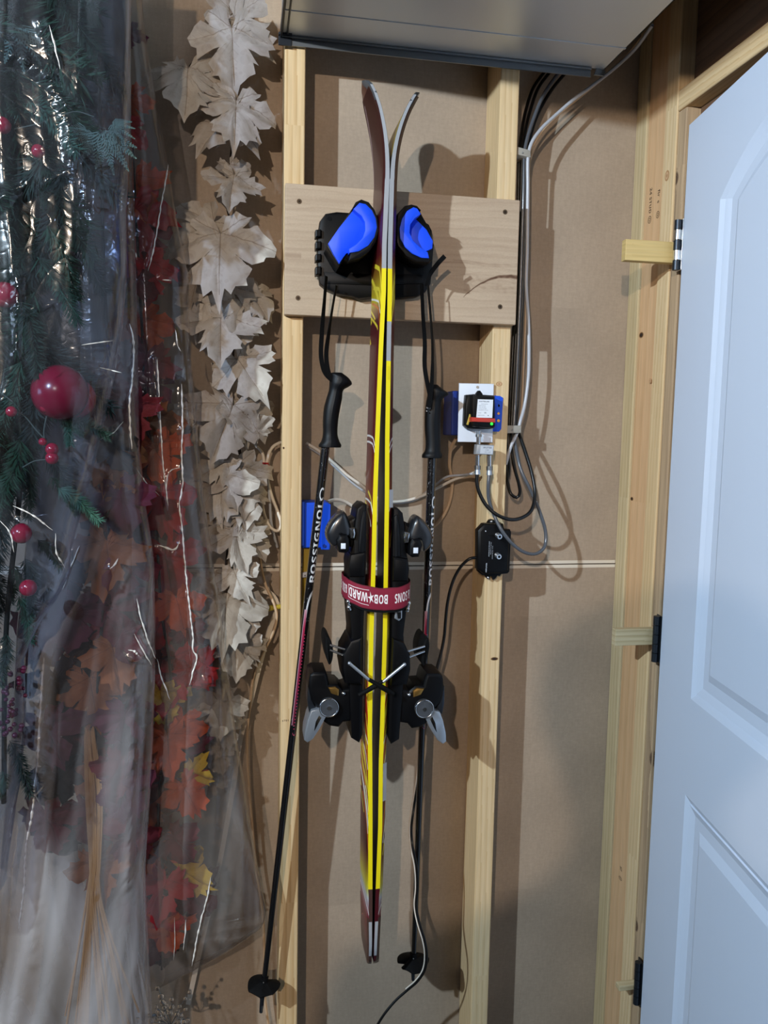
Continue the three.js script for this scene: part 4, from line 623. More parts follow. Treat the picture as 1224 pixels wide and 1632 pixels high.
// ------------------------------------------------------------------ fabric maple leaves
let AUTUMN;
const HALF = [[0, -0.02], [0.04, 0.08], [0.09, 0.2], [0.16, 0.22], [0.22, 0.3], [0.28, 0.22], [0.4, 0.24], [0.4, 0.12], [0.34, 0.03], [0.42, 0.02], [0.5, 0.07], [0.57, -0.03], [0.74, -0.1], [0.68, -0.2], [0.71, -0.33], [0.6, -0.35], [0.54, -0.47], [0.42, -0.45], [0.24, -0.36], [0.31, -0.5], [0.42, -0.57], [0.34, -0.65], [0.36, -0.75], [0.23, -0.78], [0.18, -0.91], [0.09, -0.9], [0.0, -1.06]];
const VEINS = [[0, -1], [0.95, -0.3], [-0.95, -0.3], [0.85, 0.52], [-0.85, 0.52]].map(([x, y]) => { const l = Math.hypot(x, y); return [x / l, y / l]; });
function leafGeo(sd, curl) {
  const pts = []; const jit = (k) => 1 + 0.22 * ns(k * 1.7, sd * 3.1);
  HALF.forEach(([x, y], i) => pts.push([x * jit(i), y * jit(i + 40)]));
  for (let i = HALF.length - 2; i > 0; i--) { const [x, y] = HALF[i]; pts.push([-x * jit(i + 80), y * jit(i + 120)]); }
  const dense = []; pts.forEach((p, i) => { const q = pts[(i + 1) % pts.length]; dense.push(p, [(p[0] + q[0]) / 2 * 0.995, (p[1] + q[1]) / 2]); });
  const C = [0, -0.16], R = [0.12, 0.3, 0.5, 0.7, 0.86, 1], n = dense.length, pos = [0, 0, 0], uv = [0.5, 0.5], idx = [];
  const height = (x, y) => {
    let d = 9, along = 0; for (const [vx, vy] of VEINS) { const s = x * vx + y * vy; if (s > 0) { const e = Math.abs(x * vy - y * vx); if (e < d) { d = e; along = s; } } }
    return 0.075 * Math.min(1, d * 5.5) * (0.4 + along) - 0.03 * Math.exp(-d * 40) + curl[0] * x * x + curl[1] * (y + 0.2) * (y + 0.2) * Math.sign(-y - 0.2) + curl[2] * x * (y + 0.2) + 0.13 * ns(x * 2.2 + sd, y * 2.2, sd) + 0.05 * ns(x * 5.5, y * 5.5, sd + 4);
  };
  pos[1] = C[1]; pos[2] = height(...C); uv[1] = (C[1] + 1.1) / 1.5;
  for (const r of R) for (const p of dense) { const x = C[0] + (p[0] - C[0]) * r, y = C[1] + (p[1] - C[1]) * r; pos.push(x, y, height(x, y)); uv.push((x + 0.8) / 1.6, (y + 1.1) / 1.5); }
  for (let j = 0; j < n; j++) { idx.push(0, 1 + j, 1 + (j + 1) % n); for (let i = 0; i + 1 < R.length; i++) { const a = 1 + i * n + j, b = 1 + i * n + (j + 1) % n, c = a + n, d = b + n; idx.push(a, c, b, b, c, d); } }
  const g = new THREE.BufferGeometry(); g.setAttribute('position', new THREE.Float32BufferAttribute(pos, 3)); g.setAttribute('uv', new THREE.Float32BufferAttribute(uv, 2)); g.setIndex(idx); g.computeVertexNormals(); return g;
}
const LEAVES = [[1, [-0.35, 0.12, 0.1]], [2, [-0.2, -0.25, -0.2]], [3, [-0.5, 0.05, 0.25]], [4, [0.15, -0.3, 0.2]], [5, [-0.6, -0.15, -0.3]], [6, [-0.25, 0.3, 0.0]]].map(([s, c]) => leafGeo(s, c));
const veinTex = canvasTex(256, 256, (c, w, h) => {
  c.fillStyle = '#fff'; c.fillRect(0, 0, w, h);
  for (let i = 0; i < 260; i++) { c.fillStyle = `rgba(120,95,75,${0.02 + 0.05 * rnd()})`; c.beginPath(); c.arc(rnd(0, w), rnd(0, h), rnd(2, 16), 0, 7); c.fill(); }
  const X = (x) => (x + 0.8) / 1.6 * w, Y = (y) => h - (y + 1.1) / 1.5 * h;
  for (const [vx, vy] of VEINS) { c.strokeStyle = 'rgba(112,92,76,.42)'; c.lineWidth = 1.8; c.beginPath(); c.moveTo(X(0), Y(0)); c.lineTo(X(vx * 0.9), Y(vy * 0.9)); c.stroke(); for (let k = 0.2; k < 0.85; k += 0.13) for (const s of [1, -1]) { const px = vx * k, py = vy * k, dx = vx * 0.8 + s * vy * 0.6, dy = vy * 0.8 - s * vx * 0.6, L = 0.2 * (1.05 - k); c.strokeStyle = 'rgba(112,92,76,.16)'; c.lineWidth = 1.1; c.beginPath(); c.moveTo(X(px), Y(py)); c.lineTo(X(px + dx * L), Y(py + dy * L)); c.stroke(); } }
});
const leafMat = (color) => std({ map: veinTex, color, roughness: 0.78, transmission: 0.12, thickness: 0, side: THREE.DoubleSide });
const CREAM = [leafMat(0xcdc4b8), leafMat(0xc2b8aa), leafMat(0xb8ada0)];
function leaf(parent, variant, m, u, v, z, px, deg, tx = 0, ty = 0, name = 'leaf', label) {
  const p = at(u, v, z), b = baseOf(parent), mesh = new THREE.Mesh(LEAVES[variant % LEAVES.length], m);
  const dist = p.clone().sub(camera.position).dot(V3(0, 0, -1).applyQuaternion(camera.quaternion)), s = px * dist / FPX;
  mesh.name = name; mesh.castShadow = mesh.receiveShadow = true; mesh.scale.set(s, s, s * 1.1); mesh.position.copy(p).sub(b);
  mesh.quaternion.setFromEuler(new THREE.Euler(tx * Math.PI / 180, ty * Math.PI / 180, 0)).premultiply(new THREE.Quaternion().setFromAxisAngle(V3(0, 0, 1), deg * Math.PI / 180));
  if (label) mesh.userData.label = label; parent.add(mesh); return mesh;
}
{
  const t = thing('white_leaf_garland', 'garland of cream fabric maple leaves hanging beside the left stud', 'garland', at(350, 1230, 0.03));
  const stem = [[372, -30, -0.046], [383, 30, -0.042], [388, 90, -0.042], [378, 150, -0.042], [372, 210, -0.042], [366, 270, -0.042], [362, 330, -0.038], [372, 372, -0.034], [368, 430, -0.038], [376, 500, -0.038], [372, 560, -0.038], [373, 640, -0.034], [378, 700, -0.038], [385, 760, -0.038], [372, 820, -0.038], [362, 880, -0.038], [358, 940, -0.034], [362, 1000, -0.038], [356, 1060, -0.038], [348, 1120, -0.038], [346, 1200, -0.038]];
  part('stem', tube(run(stem), 0.0021, 160, 7), mat(0x241a14, 0.7), t, 'dark wire stem');
  part('stem', tube(run(stem.slice(12).map(([u, v, z]) => [u + 4 + 3 * Math.sin(v / 30), v, z - 0.004])), 0.0015, 70, 6), mat(0x2a1d16, 0.7), t);
  part('twig', tube(run([[376, -10, -0.042], [358, 30, -0.046], [332, 70, -0.046], [302, 106, -0.042]]), 0.0018, 30, 6), mat(0x241a14, 0.7), t, 'dark twig to the outer leaf');
  // attach point, size in the frame, turn, tilts
  const L = [
    [1, 395, 45, 0.075, 96, 4, -8, 6], [3, 404, 30, 0.05, 78, 40, 10, -30], [2, 372, 22, 0.04, 62, -50, 20, 30],
    [0, 399, 158, 0.075, 92, 2, -6, 14], [2, 300, 108, 0.06, 98, -6, -5, -8], [4, 366, 175, 0.07, 92, -38, 10, -38], [1, 378, 172, 0.04, 60, -15, 0, 60],
    [5, 373, 278, 0.07, 66, -6, -8, 20], [3, 366, 262, 0.05, 48, 30, 0, 40],
    [0, 373, 370, 0.095, 118, -2, -6, 4], [1, 340, 352, 0.06, 86, -58, 4, -24], [4, 322, 372, 0.05, 66, -30, 0, -30],
    [5, 352, 499, 0.085, 92, -4, -10, -6], [2, 394, 474, 0.065, 80, 8, -4, 34], [0, 312, 446, 0.055, 44, -12, 0, -12], [3, 330, 470, 0.06, 70, -20, 0, -16], [4, 414, 462, 0.05, 56, 30, 0, 40], [1, 356, 452, 0.06, 60, 70, 10, 0],
    [1, 386, 571, 0.08, 80, 38, -6, 10], [4, 376, 590, 0.05, 50, -20, 0, 0],
    [2, 372, 645, 0.09, 98, -18, -8, -6], [0, 322, 652, 0.05, 70, -22, 6, -20], [3, 402, 640, 0.06, 76, 14, 0, 48], [5, 418, 690, 0.07, 44, -150, 20, 10],
    [0, 352, 752, 0.075, 82, -2, -4, -12], [1, 362, 735, 0.08, 56, -60, 0, -20], [2, 398, 742, 0.065, 84, 2, 0, 24], [4, 384, 775, 0.05, 70, 14, -6, 30], [3, 330, 760, 0.05, 60, -26, 0, -12],
    [5, 374, 846, 0.08, 66, 8, -6, 4], [1, 362, 828, 0.05, 60, -40, 0, 0], [2, 395, 838, 0.045, 62, 30, 4, 40], [0, 382, 812, 0.055, 54, 12, 0, 20],
    [3, 372, 908, 0.08, 56, 24, -14, 10], [0, 362, 944, 0.085, 96, 2, -4, 18], [4, 352, 934, 0.055, 64, -46, 0, -16], [1, 388, 960, 0.06, 58, 18, 0, 44],
    [2, 376, 1014, 0.07, 70, 8, -6, 26], [5, 350, 1030, 0.05, 60, -24, 0, -20], [3, 384, 1022, 0.055, 46, 34, 0, 20],
    [1, 350, 1112, 0.065, 66, 4, -4, 10], [0, 340, 1080, 0.05, 56, -30, 0, -14], [4, 354, 1150, 0.05, 48, 16, 0, 30], [2, 346, 1192, 0.055, 44, 8, 0, 10], [5, 338, 1235, 0.055, 42, -10, 0, 0], [3, 332, 1178, 0.05, 46, -36, 0, 0],
  ];
  const clear = (m) => { m.updateWorldMatrix(true, false); const b = new THREE.Box3().setFromObject(m, true); m.position.z += Math.max(0, -0.086 - b.min.z); const over = b.max.x + 0.013; if (over > 0) m.position.x -= over; };
  seed = 515; L.forEach(([k, u, v, z, px, deg, tx, ty], i) => clear(leaf(t, k, CREAM[i % 3], u, v, (z - 0.06) * 0.7 - 0.008, px, deg + rnd(-8, 8), Math.min(z > 0.07 ? 2 : -7, tx * 1.3 + rnd(-18, 10)), Math.max(-26, Math.min(30, ty * 0.8 + rnd(-14, 14))))));
  part('berry', ball(at(349, 727, -0.015), 0.009, 12), mat(0x5a0d12, 0.4), t, 'dark red berry among the cream leaves'); part('berry', ball(at(340, 722, -0.015), 0.007, 12), mat(0x5a0d12, 0.4), t, 'dark red berry among the cream leaves');
}
{
  const t = thing('autumn_leaf_garland', 'garland of red, orange and yellow fabric leaves inside the clear bag', 'garland', at(260, 1560, 0.04));
  part('stem', tube(run([[200, -30, 0.045], [206, 150, 0.045], [216, 330, 0.045], [226, 520, 0.045], [236, 700, 0.045], [250, 860, 0.045], [258, 980, 0.045], [272, 1080, 0.045], [262, 1180, 0.045], [252, 1300, 0.045], [262, 1420, 0.045], [258, 1545, 0.045]]), 0.0026, 140, 7), mat(0x1c1410, 0.7), t, 'dark wire stem');
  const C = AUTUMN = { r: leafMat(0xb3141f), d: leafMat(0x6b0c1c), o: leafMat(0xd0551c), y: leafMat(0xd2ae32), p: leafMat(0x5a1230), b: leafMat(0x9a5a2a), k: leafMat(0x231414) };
  const L = [
    ['p', 203, 46, 42, -10], ['o', 206, 150, 60, -6], ['r', 200, 192, 64, -24], ['o', 216, 280, 72, 15], ['r', 214, 318, 92, -4], ['d', 222, 360, 70, 24], ['r', 230, 412, 76, 4], ['d', 218, 440, 66, -30], ['o', 225, 505, 76, 6], ['d', 236, 560, 74, -20], ['p', 228, 600, 70, 30], ['b', 236, 660, 84, 4], ['o', 244, 705, 74, 20], ['d', 225, 735, 70, -24], ['r', 254, 780, 78, 12], ['p', 245, 820, 66, -26], ['r', 262, 875, 90, 8],
    ['o', 281, 952, 62, 14], ['r', 268, 968, 74, -22], ['d', 290, 1000, 50, 40], ['o', 232, 1020, 84, -14], ['r', 276, 1046, 92, -6], ['r', 300, 1062, 60, 46], ['d', 258, 1048, 60, -40], ['y', 255, 1100, 62, 8], ['b', 226, 1104, 62, -30], ['o', 292, 1142, 62, -18], ['o', 266, 1168, 68, 6], ['p', 284, 1190, 60, 30], ['o', 246, 1196, 66, -16], ['r', 236, 1180, 64, -40], ['d', 268, 1240, 74, 12], ['o', 290, 1248, 62, 24], ['o', 244, 1262, 70, -14], ['y', 300, 1230, 46, 60], ['p', 250, 1318, 70, 10], ['o', 236, 1336, 92, -10], ['d', 272, 1330, 62, 34], ['y', 284, 1386, 62, 62], ['r', 266, 1400, 66, -12], ['d', 300, 1420, 70, 30], ['r', 244, 1440, 78, -8], ['o', 264, 1470, 60, 10], ['d', 250, 1500, 58, -26],
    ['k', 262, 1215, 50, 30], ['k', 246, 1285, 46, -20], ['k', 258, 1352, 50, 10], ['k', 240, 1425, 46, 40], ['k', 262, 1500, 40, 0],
  ];
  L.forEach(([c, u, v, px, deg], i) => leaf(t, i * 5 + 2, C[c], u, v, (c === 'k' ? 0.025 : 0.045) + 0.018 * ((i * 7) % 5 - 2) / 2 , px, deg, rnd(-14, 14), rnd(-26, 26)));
}
{
  const t = thing('rust_leaf_garland', 'rust and plum leaf garland with straw strands, blurred inside the milky bag', 'garland', at(150, 1600, 0.13)), C = AUTUMN;
  part('stem', tube(run([[150, -30, 0.13], [160, 200, 0.13], [165, 420, 0.13], [175, 640, 0.13], [172, 860, 0.13], [158, 1050, 0.13], [150, 1250, 0.13], [156, 1400, 0.13]]), 0.0026, 100, 7), mat(0x1c1410, 0.7), t, 'dark wire stem');
  const L = [
    ['b', 150, 1050, 80, -12], ['b', 142, 1080, 84, 10], ['b', 170, 860, 90, 0], ['d', 165, 950, 84, 18], ['d', 196, 1000, 80, -20], ['b', 140, 1210, 74, 6], ['d', 150, 1290, 80, -10], ['p', 186, 1240, 76, 20], ['b', 152, 1370, 70, 12], ['p', 200, 1130, 76, 0], ['d', 212, 1330, 60, 14], ['d', 205, 880, 80, -16], ['p', 190, 780, 80, 12], ['b', 176, 700, 84, -6], ['d', 200, 640, 74, 14],
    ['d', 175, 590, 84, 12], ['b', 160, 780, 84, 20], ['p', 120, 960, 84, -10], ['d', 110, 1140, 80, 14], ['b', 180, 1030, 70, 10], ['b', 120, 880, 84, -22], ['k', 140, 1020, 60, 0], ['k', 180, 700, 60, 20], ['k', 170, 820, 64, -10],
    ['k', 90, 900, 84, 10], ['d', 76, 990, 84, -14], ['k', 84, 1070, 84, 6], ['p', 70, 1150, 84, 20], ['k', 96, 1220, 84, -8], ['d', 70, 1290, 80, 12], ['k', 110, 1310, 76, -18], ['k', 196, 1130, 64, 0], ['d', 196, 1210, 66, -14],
  ];
  seed = 77; L.forEach(([c, u, v, px, deg], i) => leaf(t, i * 5 + 1, C[c], u, v, 0.13 + 0.02 * ((i * 7) % 5 - 2) / 2, px, deg, rnd(-14, 14), rnd(-26, 26)));
  seed = 88; const straw = mat(0xb98f5c, 0.8);
  for (let i = 0; i < 20; i++) { const a = rnd(-14, 14), b = rnd(-1, 1); part('straw_strand', tube(run([[142 + a * 0.5, 1160 + rnd(-40, 40), 0.135], [150 + a, 1260, 0.14], [152 + a * 0.6, 1380, 0.14], [150 + a * 0.5 + 6 * b, 1430, 0.14], [156 + a + 22 * b, 1520, 0.14], [164 + a * 1.4 + 46 * b, 1640 + rnd(-30, 40), 0.14]]), rnd(0.0014, 0.0028), 30, 5), straw, t); }
}
// ------------------------------------------------------------------ evergreen garland with berries and balls
function sprigGeo(sd, len, nl, count, flatK = 1) {
  seed = sd; const pos = [], uv = [], idx = [];
  for (let i = 0; i < count; i++) {
    const k = (i + 0.5) / count, a = rnd(0, 6.283), lean = rnd(0.5, 0.85), L = nl * (1.05 - 0.45 * k) * rnd(0.8, 1.15), w = 0.00105;
    const d = V3(Math.cos(a) * lean, -(1 - lean * 0.6), Math.sin(a) * lean * flatK).normalize(), o = V3(0.006 * Math.sin(k * 5), -len * k, 0), s = d.clone().cross(V3(0.3, 0.2, 1)).normalize().multiplyScalar(w), e = o.clone().addScaledVector(d, L), m = o.clone().addScaledVector(d, L * 0.45), b = pos.length / 3;
    for (const p of [o, m.clone().add(s), e, m.clone().sub(s)]) { pos.push(p.x, p.y, p.z); uv.push(0.5, 0.5); } idx.push(b, b + 1, b + 2, b, b + 2, b + 3);
  }
  const g = new THREE.BufferGeometry(); g.setAttribute('position', new THREE.Float32BufferAttribute(pos, 3)); g.setAttribute('uv', new THREE.Float32BufferAttribute(uv, 2)); g.setIndex(idx); g.computeVertexNormals();
  const st = new THREE.CylinderGeometry(0.001, 0.0016, len, 5); st.translate(0, -len / 2, 0); return mergeGeometries([flat(g), flat(st)]);
}
function cedarGeo() {                                          // flat frosted fan
  const list = []; const seg = (x, y, dx, dy, w) => { const g = new THREE.BoxGeometry(w, Math.hypot(dx, dy), 0.0008); g.rotateZ(Math.atan2(-dx, dy)); g.translate(x + dx / 2, y + dy / 2, 0.003 * Math.sin(x * 90)); list.push(flat(g)); };
  for (const a of [-0.75, -0.4, 0, 0.4, 0.75]) { const L = 0.062 - 0.018 * Math.abs(a); for (let k = 0.1; k < 1; k += 0.1) { const x = Math.sin(a) * L * k, y = -Math.cos(a) * L * k; seg(x, y, Math.sin(a) * L * 0.1, -Math.cos(a) * L * 0.1, 0.0022); for (const s of [1, -1]) seg(x, y, Math.sin(a + s * 0.75) * 0.014 * (1.2 - k), -Math.cos(a + s * 0.75) * 0.014 * (1.2 - k), 0.0018); } }
  return mergeGeometries(list);
}
{
  const t = thing('pine_garland', 'artificial pine garland with red berries and balls inside the left bag', 'garland', at(40, 1300, 0.23));
  const SP = [sprigGeo(11, 0.12, 0.03, 280), sprigGeo(22, 0.15, 0.034, 330), sprigGeo(33, 0.1, 0.026, 260), sprigGeo(44, 0.13, 0.032, 300, 0.5)], CD = cedarGeo();
  const G = [mat(0x143324, 0.7), mat(0x0e241f, 0.75), mat(0x1d4630, 0.7), mat(0x2e5a48, 0.75)], frost = mat(0x66827a, 0.85);
  const put = (g, m, name, u, v, z, deg, tx, ty, s = 1, label) => { const o = new THREE.Mesh(g, m), b = baseOf(t); o.name = name; o.castShadow = o.receiveShadow = true; o.position.copy(at(u, v, z)).sub(b); o.scale.setScalar(s * 1.12); o.quaternion.setFromEuler(new THREE.Euler(tx, ty, 0)).premultiply(new THREE.Quaternion().setFromAxisAngle(V3(0, 0, 1), deg * Math.PI / 180)); if (label) o.userData.label = label; t.add(o); };
  part('stem', tube(run([[40, -60, 0.24], [30, 150, 0.23], [36, 400, 0.23], [42, 620, 0.23], [30, 800, 0.23], [10, 1000, 0.23], [6, 1280, 0.23]]), 0.004, 100, 7), mat(0x14160f, 0.8), t, 'dark twisted wire stem');
  seed = 4242;
  const fixed = [[70, -20, 55], [100, 0, 30], [70, 50, 50], [62, 100, 45], [30, 10, 0], [25, 60, -10], [50, 130, 70], [44, 160, 55], [60, 300, 30], [80, 310, 40], [75, 360, 20], [60, 410, 30], [30, 480, 10], [40, 540, 40], [80, 660, 50], [95, 640, 20], [110, 670, 70], [70, 720, 40], [80, 760, 30], [92, 778, 50], [60, 860, 20], [40, 890, 10], [20, 900, -10], [30, 950, 10], [10, 1010, 0], [15, 1180, 10], [5, 1230, 0]];
  fixed.forEach(([u, v, d], i) => put(SP[i % 4], G[i % 4], 'sprig', u, v, 0.24 + rnd(-0.03, 0.035), d + rnd(-14, 14), rnd(-0.5, 0.5), rnd(-0.7, 0.7), rnd(0.75, 1.0) * (v > 600 ? 0.62 : 1)));
  for (let i = 0; i < 190; i++) { const v = -250 + 1500 * (i / 190) + rnd(-20, 20), lim = table([[-80, 150], [200, 130], [500, 110], [640, 90], [760, 60], [900, 10], [1000, -10], [1300, -20]], v); const u = rnd(v < 120 ? -80 : -24, lim - 20); put(SP[i % 4], G[i % 3], 'sprig', u, v, 0.21 + rnd(-0.06, 0.04), rnd(-70, u > lim - 110 ? 5 : 60), rnd(-0.5, 0.5), rnd(-0.7, 0.7), rnd(0.85, 1.3) * (v > 640 ? 0.72 : 1)); }
  for (let i = 0; i < 74; i++) put(SP[i % 4], G[i % 3], 'sprig', rnd(-330, -40), -250 + 270 * (i / 74) + rnd(-30, 30), 0.21 + rnd(-0.08, 0.05), rnd(-60, 60), rnd(-0.5, 0.5), rnd(-0.7, 0.7), rnd(1.4, 2));
  for (const [u, v, d, s] of [[160, 206, 16, 0.85], [140, 203, -34, 0.6], [168, 216, 34, 0.75], [176, 196, 60, 0.510], [28, 36, 6, 0.9]]) put(CD, frost, 'cedar_sprig', u, v, 0.27, d, 0, 0.3, s, 'frosted pale cedar tip');
  const red = mat(0xb8123c, 0.22, 0, { clearcoat: 1, clearcoatRoughness: 0.1 }), plum = mat(0x5a1038, 0.3, 0, { clearcoat: 0.6 });
  part('ball', ball(at(96, 626, 0.26), 0.041, 40), mat(0x960d34, 0.24, 0, { clearcoat: 0.6 }), t, 'large red ball'); part('ball', ball(at(120, 634, 0.24), 0.031, 32), red, t, 'red ball beside the large one');
  part('ball', ball(at(8, 470, 0.26), 0.019, 24), red, t, 'small shiny red ball'); part('ball', ball(at(34, 850, 0.26), 0.0155, 24), red, t, 'small shiny red ball');
  for (const [u, v, r] of [[4, 200, 11], [61, 241, 9], [73, 648, 8.5], [18, 656, 7.5], [68, 704, 5.5], [83, 716, 9], [83, 730, 9], [45, 937, 12]]) part('berry', ball(at(u, v, 0.28), r * 0.00107, 18), red, t, 'shiny red berry');
  part('light_bulb', ball(at(63, 175, 0.27), 0.0085, 16), mat(0xc4cdd2, 0.25), t, 'pale frosted bauble');
  for (let i = 0; i < 46; i++) part('small_berry', ball(at(6 + rnd(0, 26) + 10 * Math.sin(i), 1062 + i * 2.5 + rnd(-6, 6), 0.26 + rnd(-0.012, 0.012)), rnd(0.003, 0.0046), 10), plum, t);
  for (const rows of [[[75, 660, 0.27], [70, 690, 0.27], [73, 705, 0.27], [83, 722, 0.27]], [[18, 656, 0.27], [35, 660, 0.27], [60, 688, 0.27], [72, 700, 0.27]], [[36, 745, 0.27], [55, 735, 0.27], [80, 732, 0.27]], [[22, 206, 0.27], [50, 200, 0.27], [85, 190, 0.27], [120, 178, 0.27], [150, 186, 0.27]], [[20, 640, 0.27], [0, 625, 0.27]]]) part('twig', tube(run(rows), 0.0011, 24, 5), mat(0x4c5a52, 0.6), t);
}
// ------------------------------------------------------------------ clear plastic bags
const crumple = dataTex(1024, 1024, (x, y) => {
  const rid = (a, b, s) => { const n = ns(a, b, s); return 1 - Math.min(1, Math.abs(n) * 3.2); };
  const wet = Math.max(0, ns(x * 5, y * 4, 11) + 0.12) * 2; let h = wet * (0.45 * Math.pow(rid(x * 12, y * 5, 1), 5) + 0.3 * Math.pow(rid(x * 26 + 2 * ns(x * 5, y * 5), y * 12, 5), 6) + 0.2 * Math.pow(rid(x * 60, y * 52, 9), 6)) + 0.35 * ns(x * 7, y * 3, 3) + (0.05 + 0.1 * wet) * ns(x * 120, y * 100, 6);
  const k = 90 + 110 * h; return [k, k, k];
}, false);
const milkTex = (lo, hi, sd, foot = lo) => dataTex(512, 768, (x, y) => { const s = 0.5 + 0.9 * ns(x * 22, y * 5, sd) + 0.55 * ns(x * 70, y * 11, sd + 2) + 0.5 * ns(x * 5, y * 12, sd + 6); const k = 255 * lerp(lerp(lerp(foot, lo, Math.min(1, Math.max(0, (y - 0.12) / 0.4))), Math.max(lo, 0.95), Math.min(1, Math.max(0, (y - 0.52) / 0.22))), hi, Math.min(1, Math.max(0, s))); return [k, k, k]; }, false);
const film = (lo, hi, sd, color, bump, foot) => std({ color, roughness: 0.17, transmission: 1, transmissionMap: milkTex(lo, hi, sd, foot), thickness: 0, ior: 1.5, bumpMap: rep(crumple, 1, 2.25), bumpScale: bump, side: THREE.DoubleSide });
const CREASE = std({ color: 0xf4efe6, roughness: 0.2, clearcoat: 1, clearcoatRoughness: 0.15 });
function bag(name, label, m, rows, zc, depth, lines, o) {
  const v0 = rows[0][0], v1 = rows[rows.length - 1][0], NR = o.nr, NC = o.nc, pos = [], uv = [], idx = [];
  for (let i = 0; i <= NR; i++) {
    const v = lerp(v0, v1, i / NR), uL = table(rows, v, 1), uR = table(rows, v, 2), a = at(uL, v, zc), b = at(uR, v, zc), hw = (b.x - a.x) / 2, mx = (a.x + b.x) / 2, dz = depth(v) / 2;
    const near = lines.filter(l => v > l[0][1] - 14 && v < l[l.length - 1][1] + 14 || l.free);
    for (let j = 0; j <= NC; j++) {
      const th = (j / NC) * 2 * Math.PI + Math.PI, cs = Math.cos(th), sn = -Math.sin(th), q = Math.pow(Math.pow(Math.abs(cs), 2.6) + Math.pow(Math.abs(sn), 2.6), -1 / 2.6);
      let x = mx + hw * cs * q, z = zc + dz * sn * q, f = 0; const Y = a.y, X = x * 7;
      f += o.fold * (Math.pow(1 - Math.min(1, Math.abs(ns(X * 2.2 + 0.5 * ns(Y * 2, X), Y * 1.1, o.sd)) * 2.6), 2) + 0.8 * ns(X * 1.2, Y * 1.4, o.sd + 7) + 0.22 * Math.pow(1 - Math.min(1, Math.abs(ns(X * 4, Y * 4.5, o.sd + 3)) * 2.4), 2) + 0.06 * ns(X * 14, Y * 11, o.sd + 5));
      if (sn > 0.1) {
        const u = lerp(uL, uR, (cs * q + 1) / 2);
        for (const l of near) for (let k = 0; k + 1 < l.length; k++) {
          const [ax, ay] = l[k], [bx_, by] = l[k + 1]; const dx = bx_ - ax, dy = by - ay, t = Math.min(1, Math.max(0, ((u - ax) * dx + (v - ay) * dy) / (dx * dx + dy * dy))), d = Math.hypot(u - ax - t * dx, v - ay - t * dy), w = l.w || 3;
          if (d < w * 3) f += (l.h || 0.004) * Math.exp(-d * d / (w * w)) * (1 + 0.5 * ns(v * 0.09, u * 0.05, 3)) + (l.crisp || 0.0017) * Math.exp(-d * d / (w * w)) * ns(v * 0.22, u * 0.22, 8);
        }
      }
      const s = sn > 0 ? 1 : 0.5; pos.push(x + cs * f * 0.7 * s, Y, z + sn * f * s + (sn > 0 ? 0.012 * ns(Y * 2.2, o.sd) : 0)); uv.push(j / NC * hw * 5, Y / 2.25);
    }
  }
  const w = NC + 1; for (let i = 0; i < NR; i++) for (let j = 0; j < NC; j++) { const a = i * w + j, b = a + 1, c = a + w, d = c + 1; idx.push(a, b, c, b, d, c); }
  const g = new THREE.BufferGeometry(); g.setAttribute('position', new THREE.Float32BufferAttribute(pos, 3)); g.setAttribute('uv', new THREE.Float32BufferAttribute(uv, 2)); g.setIndex(idx); g.computeVertexNormals();
  const t = thing(name, label, 'plastic bag', at(table(rows, v1, 1) * 0.5 + table(rows, v1, 2) * 0.5, v1, zc)); part('film', g, m, t);
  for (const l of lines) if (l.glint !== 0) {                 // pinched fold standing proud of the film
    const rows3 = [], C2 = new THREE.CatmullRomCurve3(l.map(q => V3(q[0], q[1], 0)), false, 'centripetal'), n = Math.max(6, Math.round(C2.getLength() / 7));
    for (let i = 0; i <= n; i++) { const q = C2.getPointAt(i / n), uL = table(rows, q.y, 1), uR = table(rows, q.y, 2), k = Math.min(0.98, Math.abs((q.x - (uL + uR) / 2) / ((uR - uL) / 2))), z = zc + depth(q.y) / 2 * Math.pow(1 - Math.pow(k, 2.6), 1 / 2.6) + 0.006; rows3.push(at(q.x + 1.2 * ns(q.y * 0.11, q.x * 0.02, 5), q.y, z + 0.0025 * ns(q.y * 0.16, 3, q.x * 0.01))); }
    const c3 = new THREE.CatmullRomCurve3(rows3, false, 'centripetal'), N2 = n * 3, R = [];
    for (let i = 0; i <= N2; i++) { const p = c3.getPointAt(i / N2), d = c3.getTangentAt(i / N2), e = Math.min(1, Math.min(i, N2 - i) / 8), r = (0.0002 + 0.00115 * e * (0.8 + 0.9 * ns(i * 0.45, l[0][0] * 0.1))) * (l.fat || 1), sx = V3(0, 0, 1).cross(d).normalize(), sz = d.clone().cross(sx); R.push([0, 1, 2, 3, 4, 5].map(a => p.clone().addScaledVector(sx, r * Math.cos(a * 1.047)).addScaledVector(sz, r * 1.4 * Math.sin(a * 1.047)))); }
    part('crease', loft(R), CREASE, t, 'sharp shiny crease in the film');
  }
  return t;
}

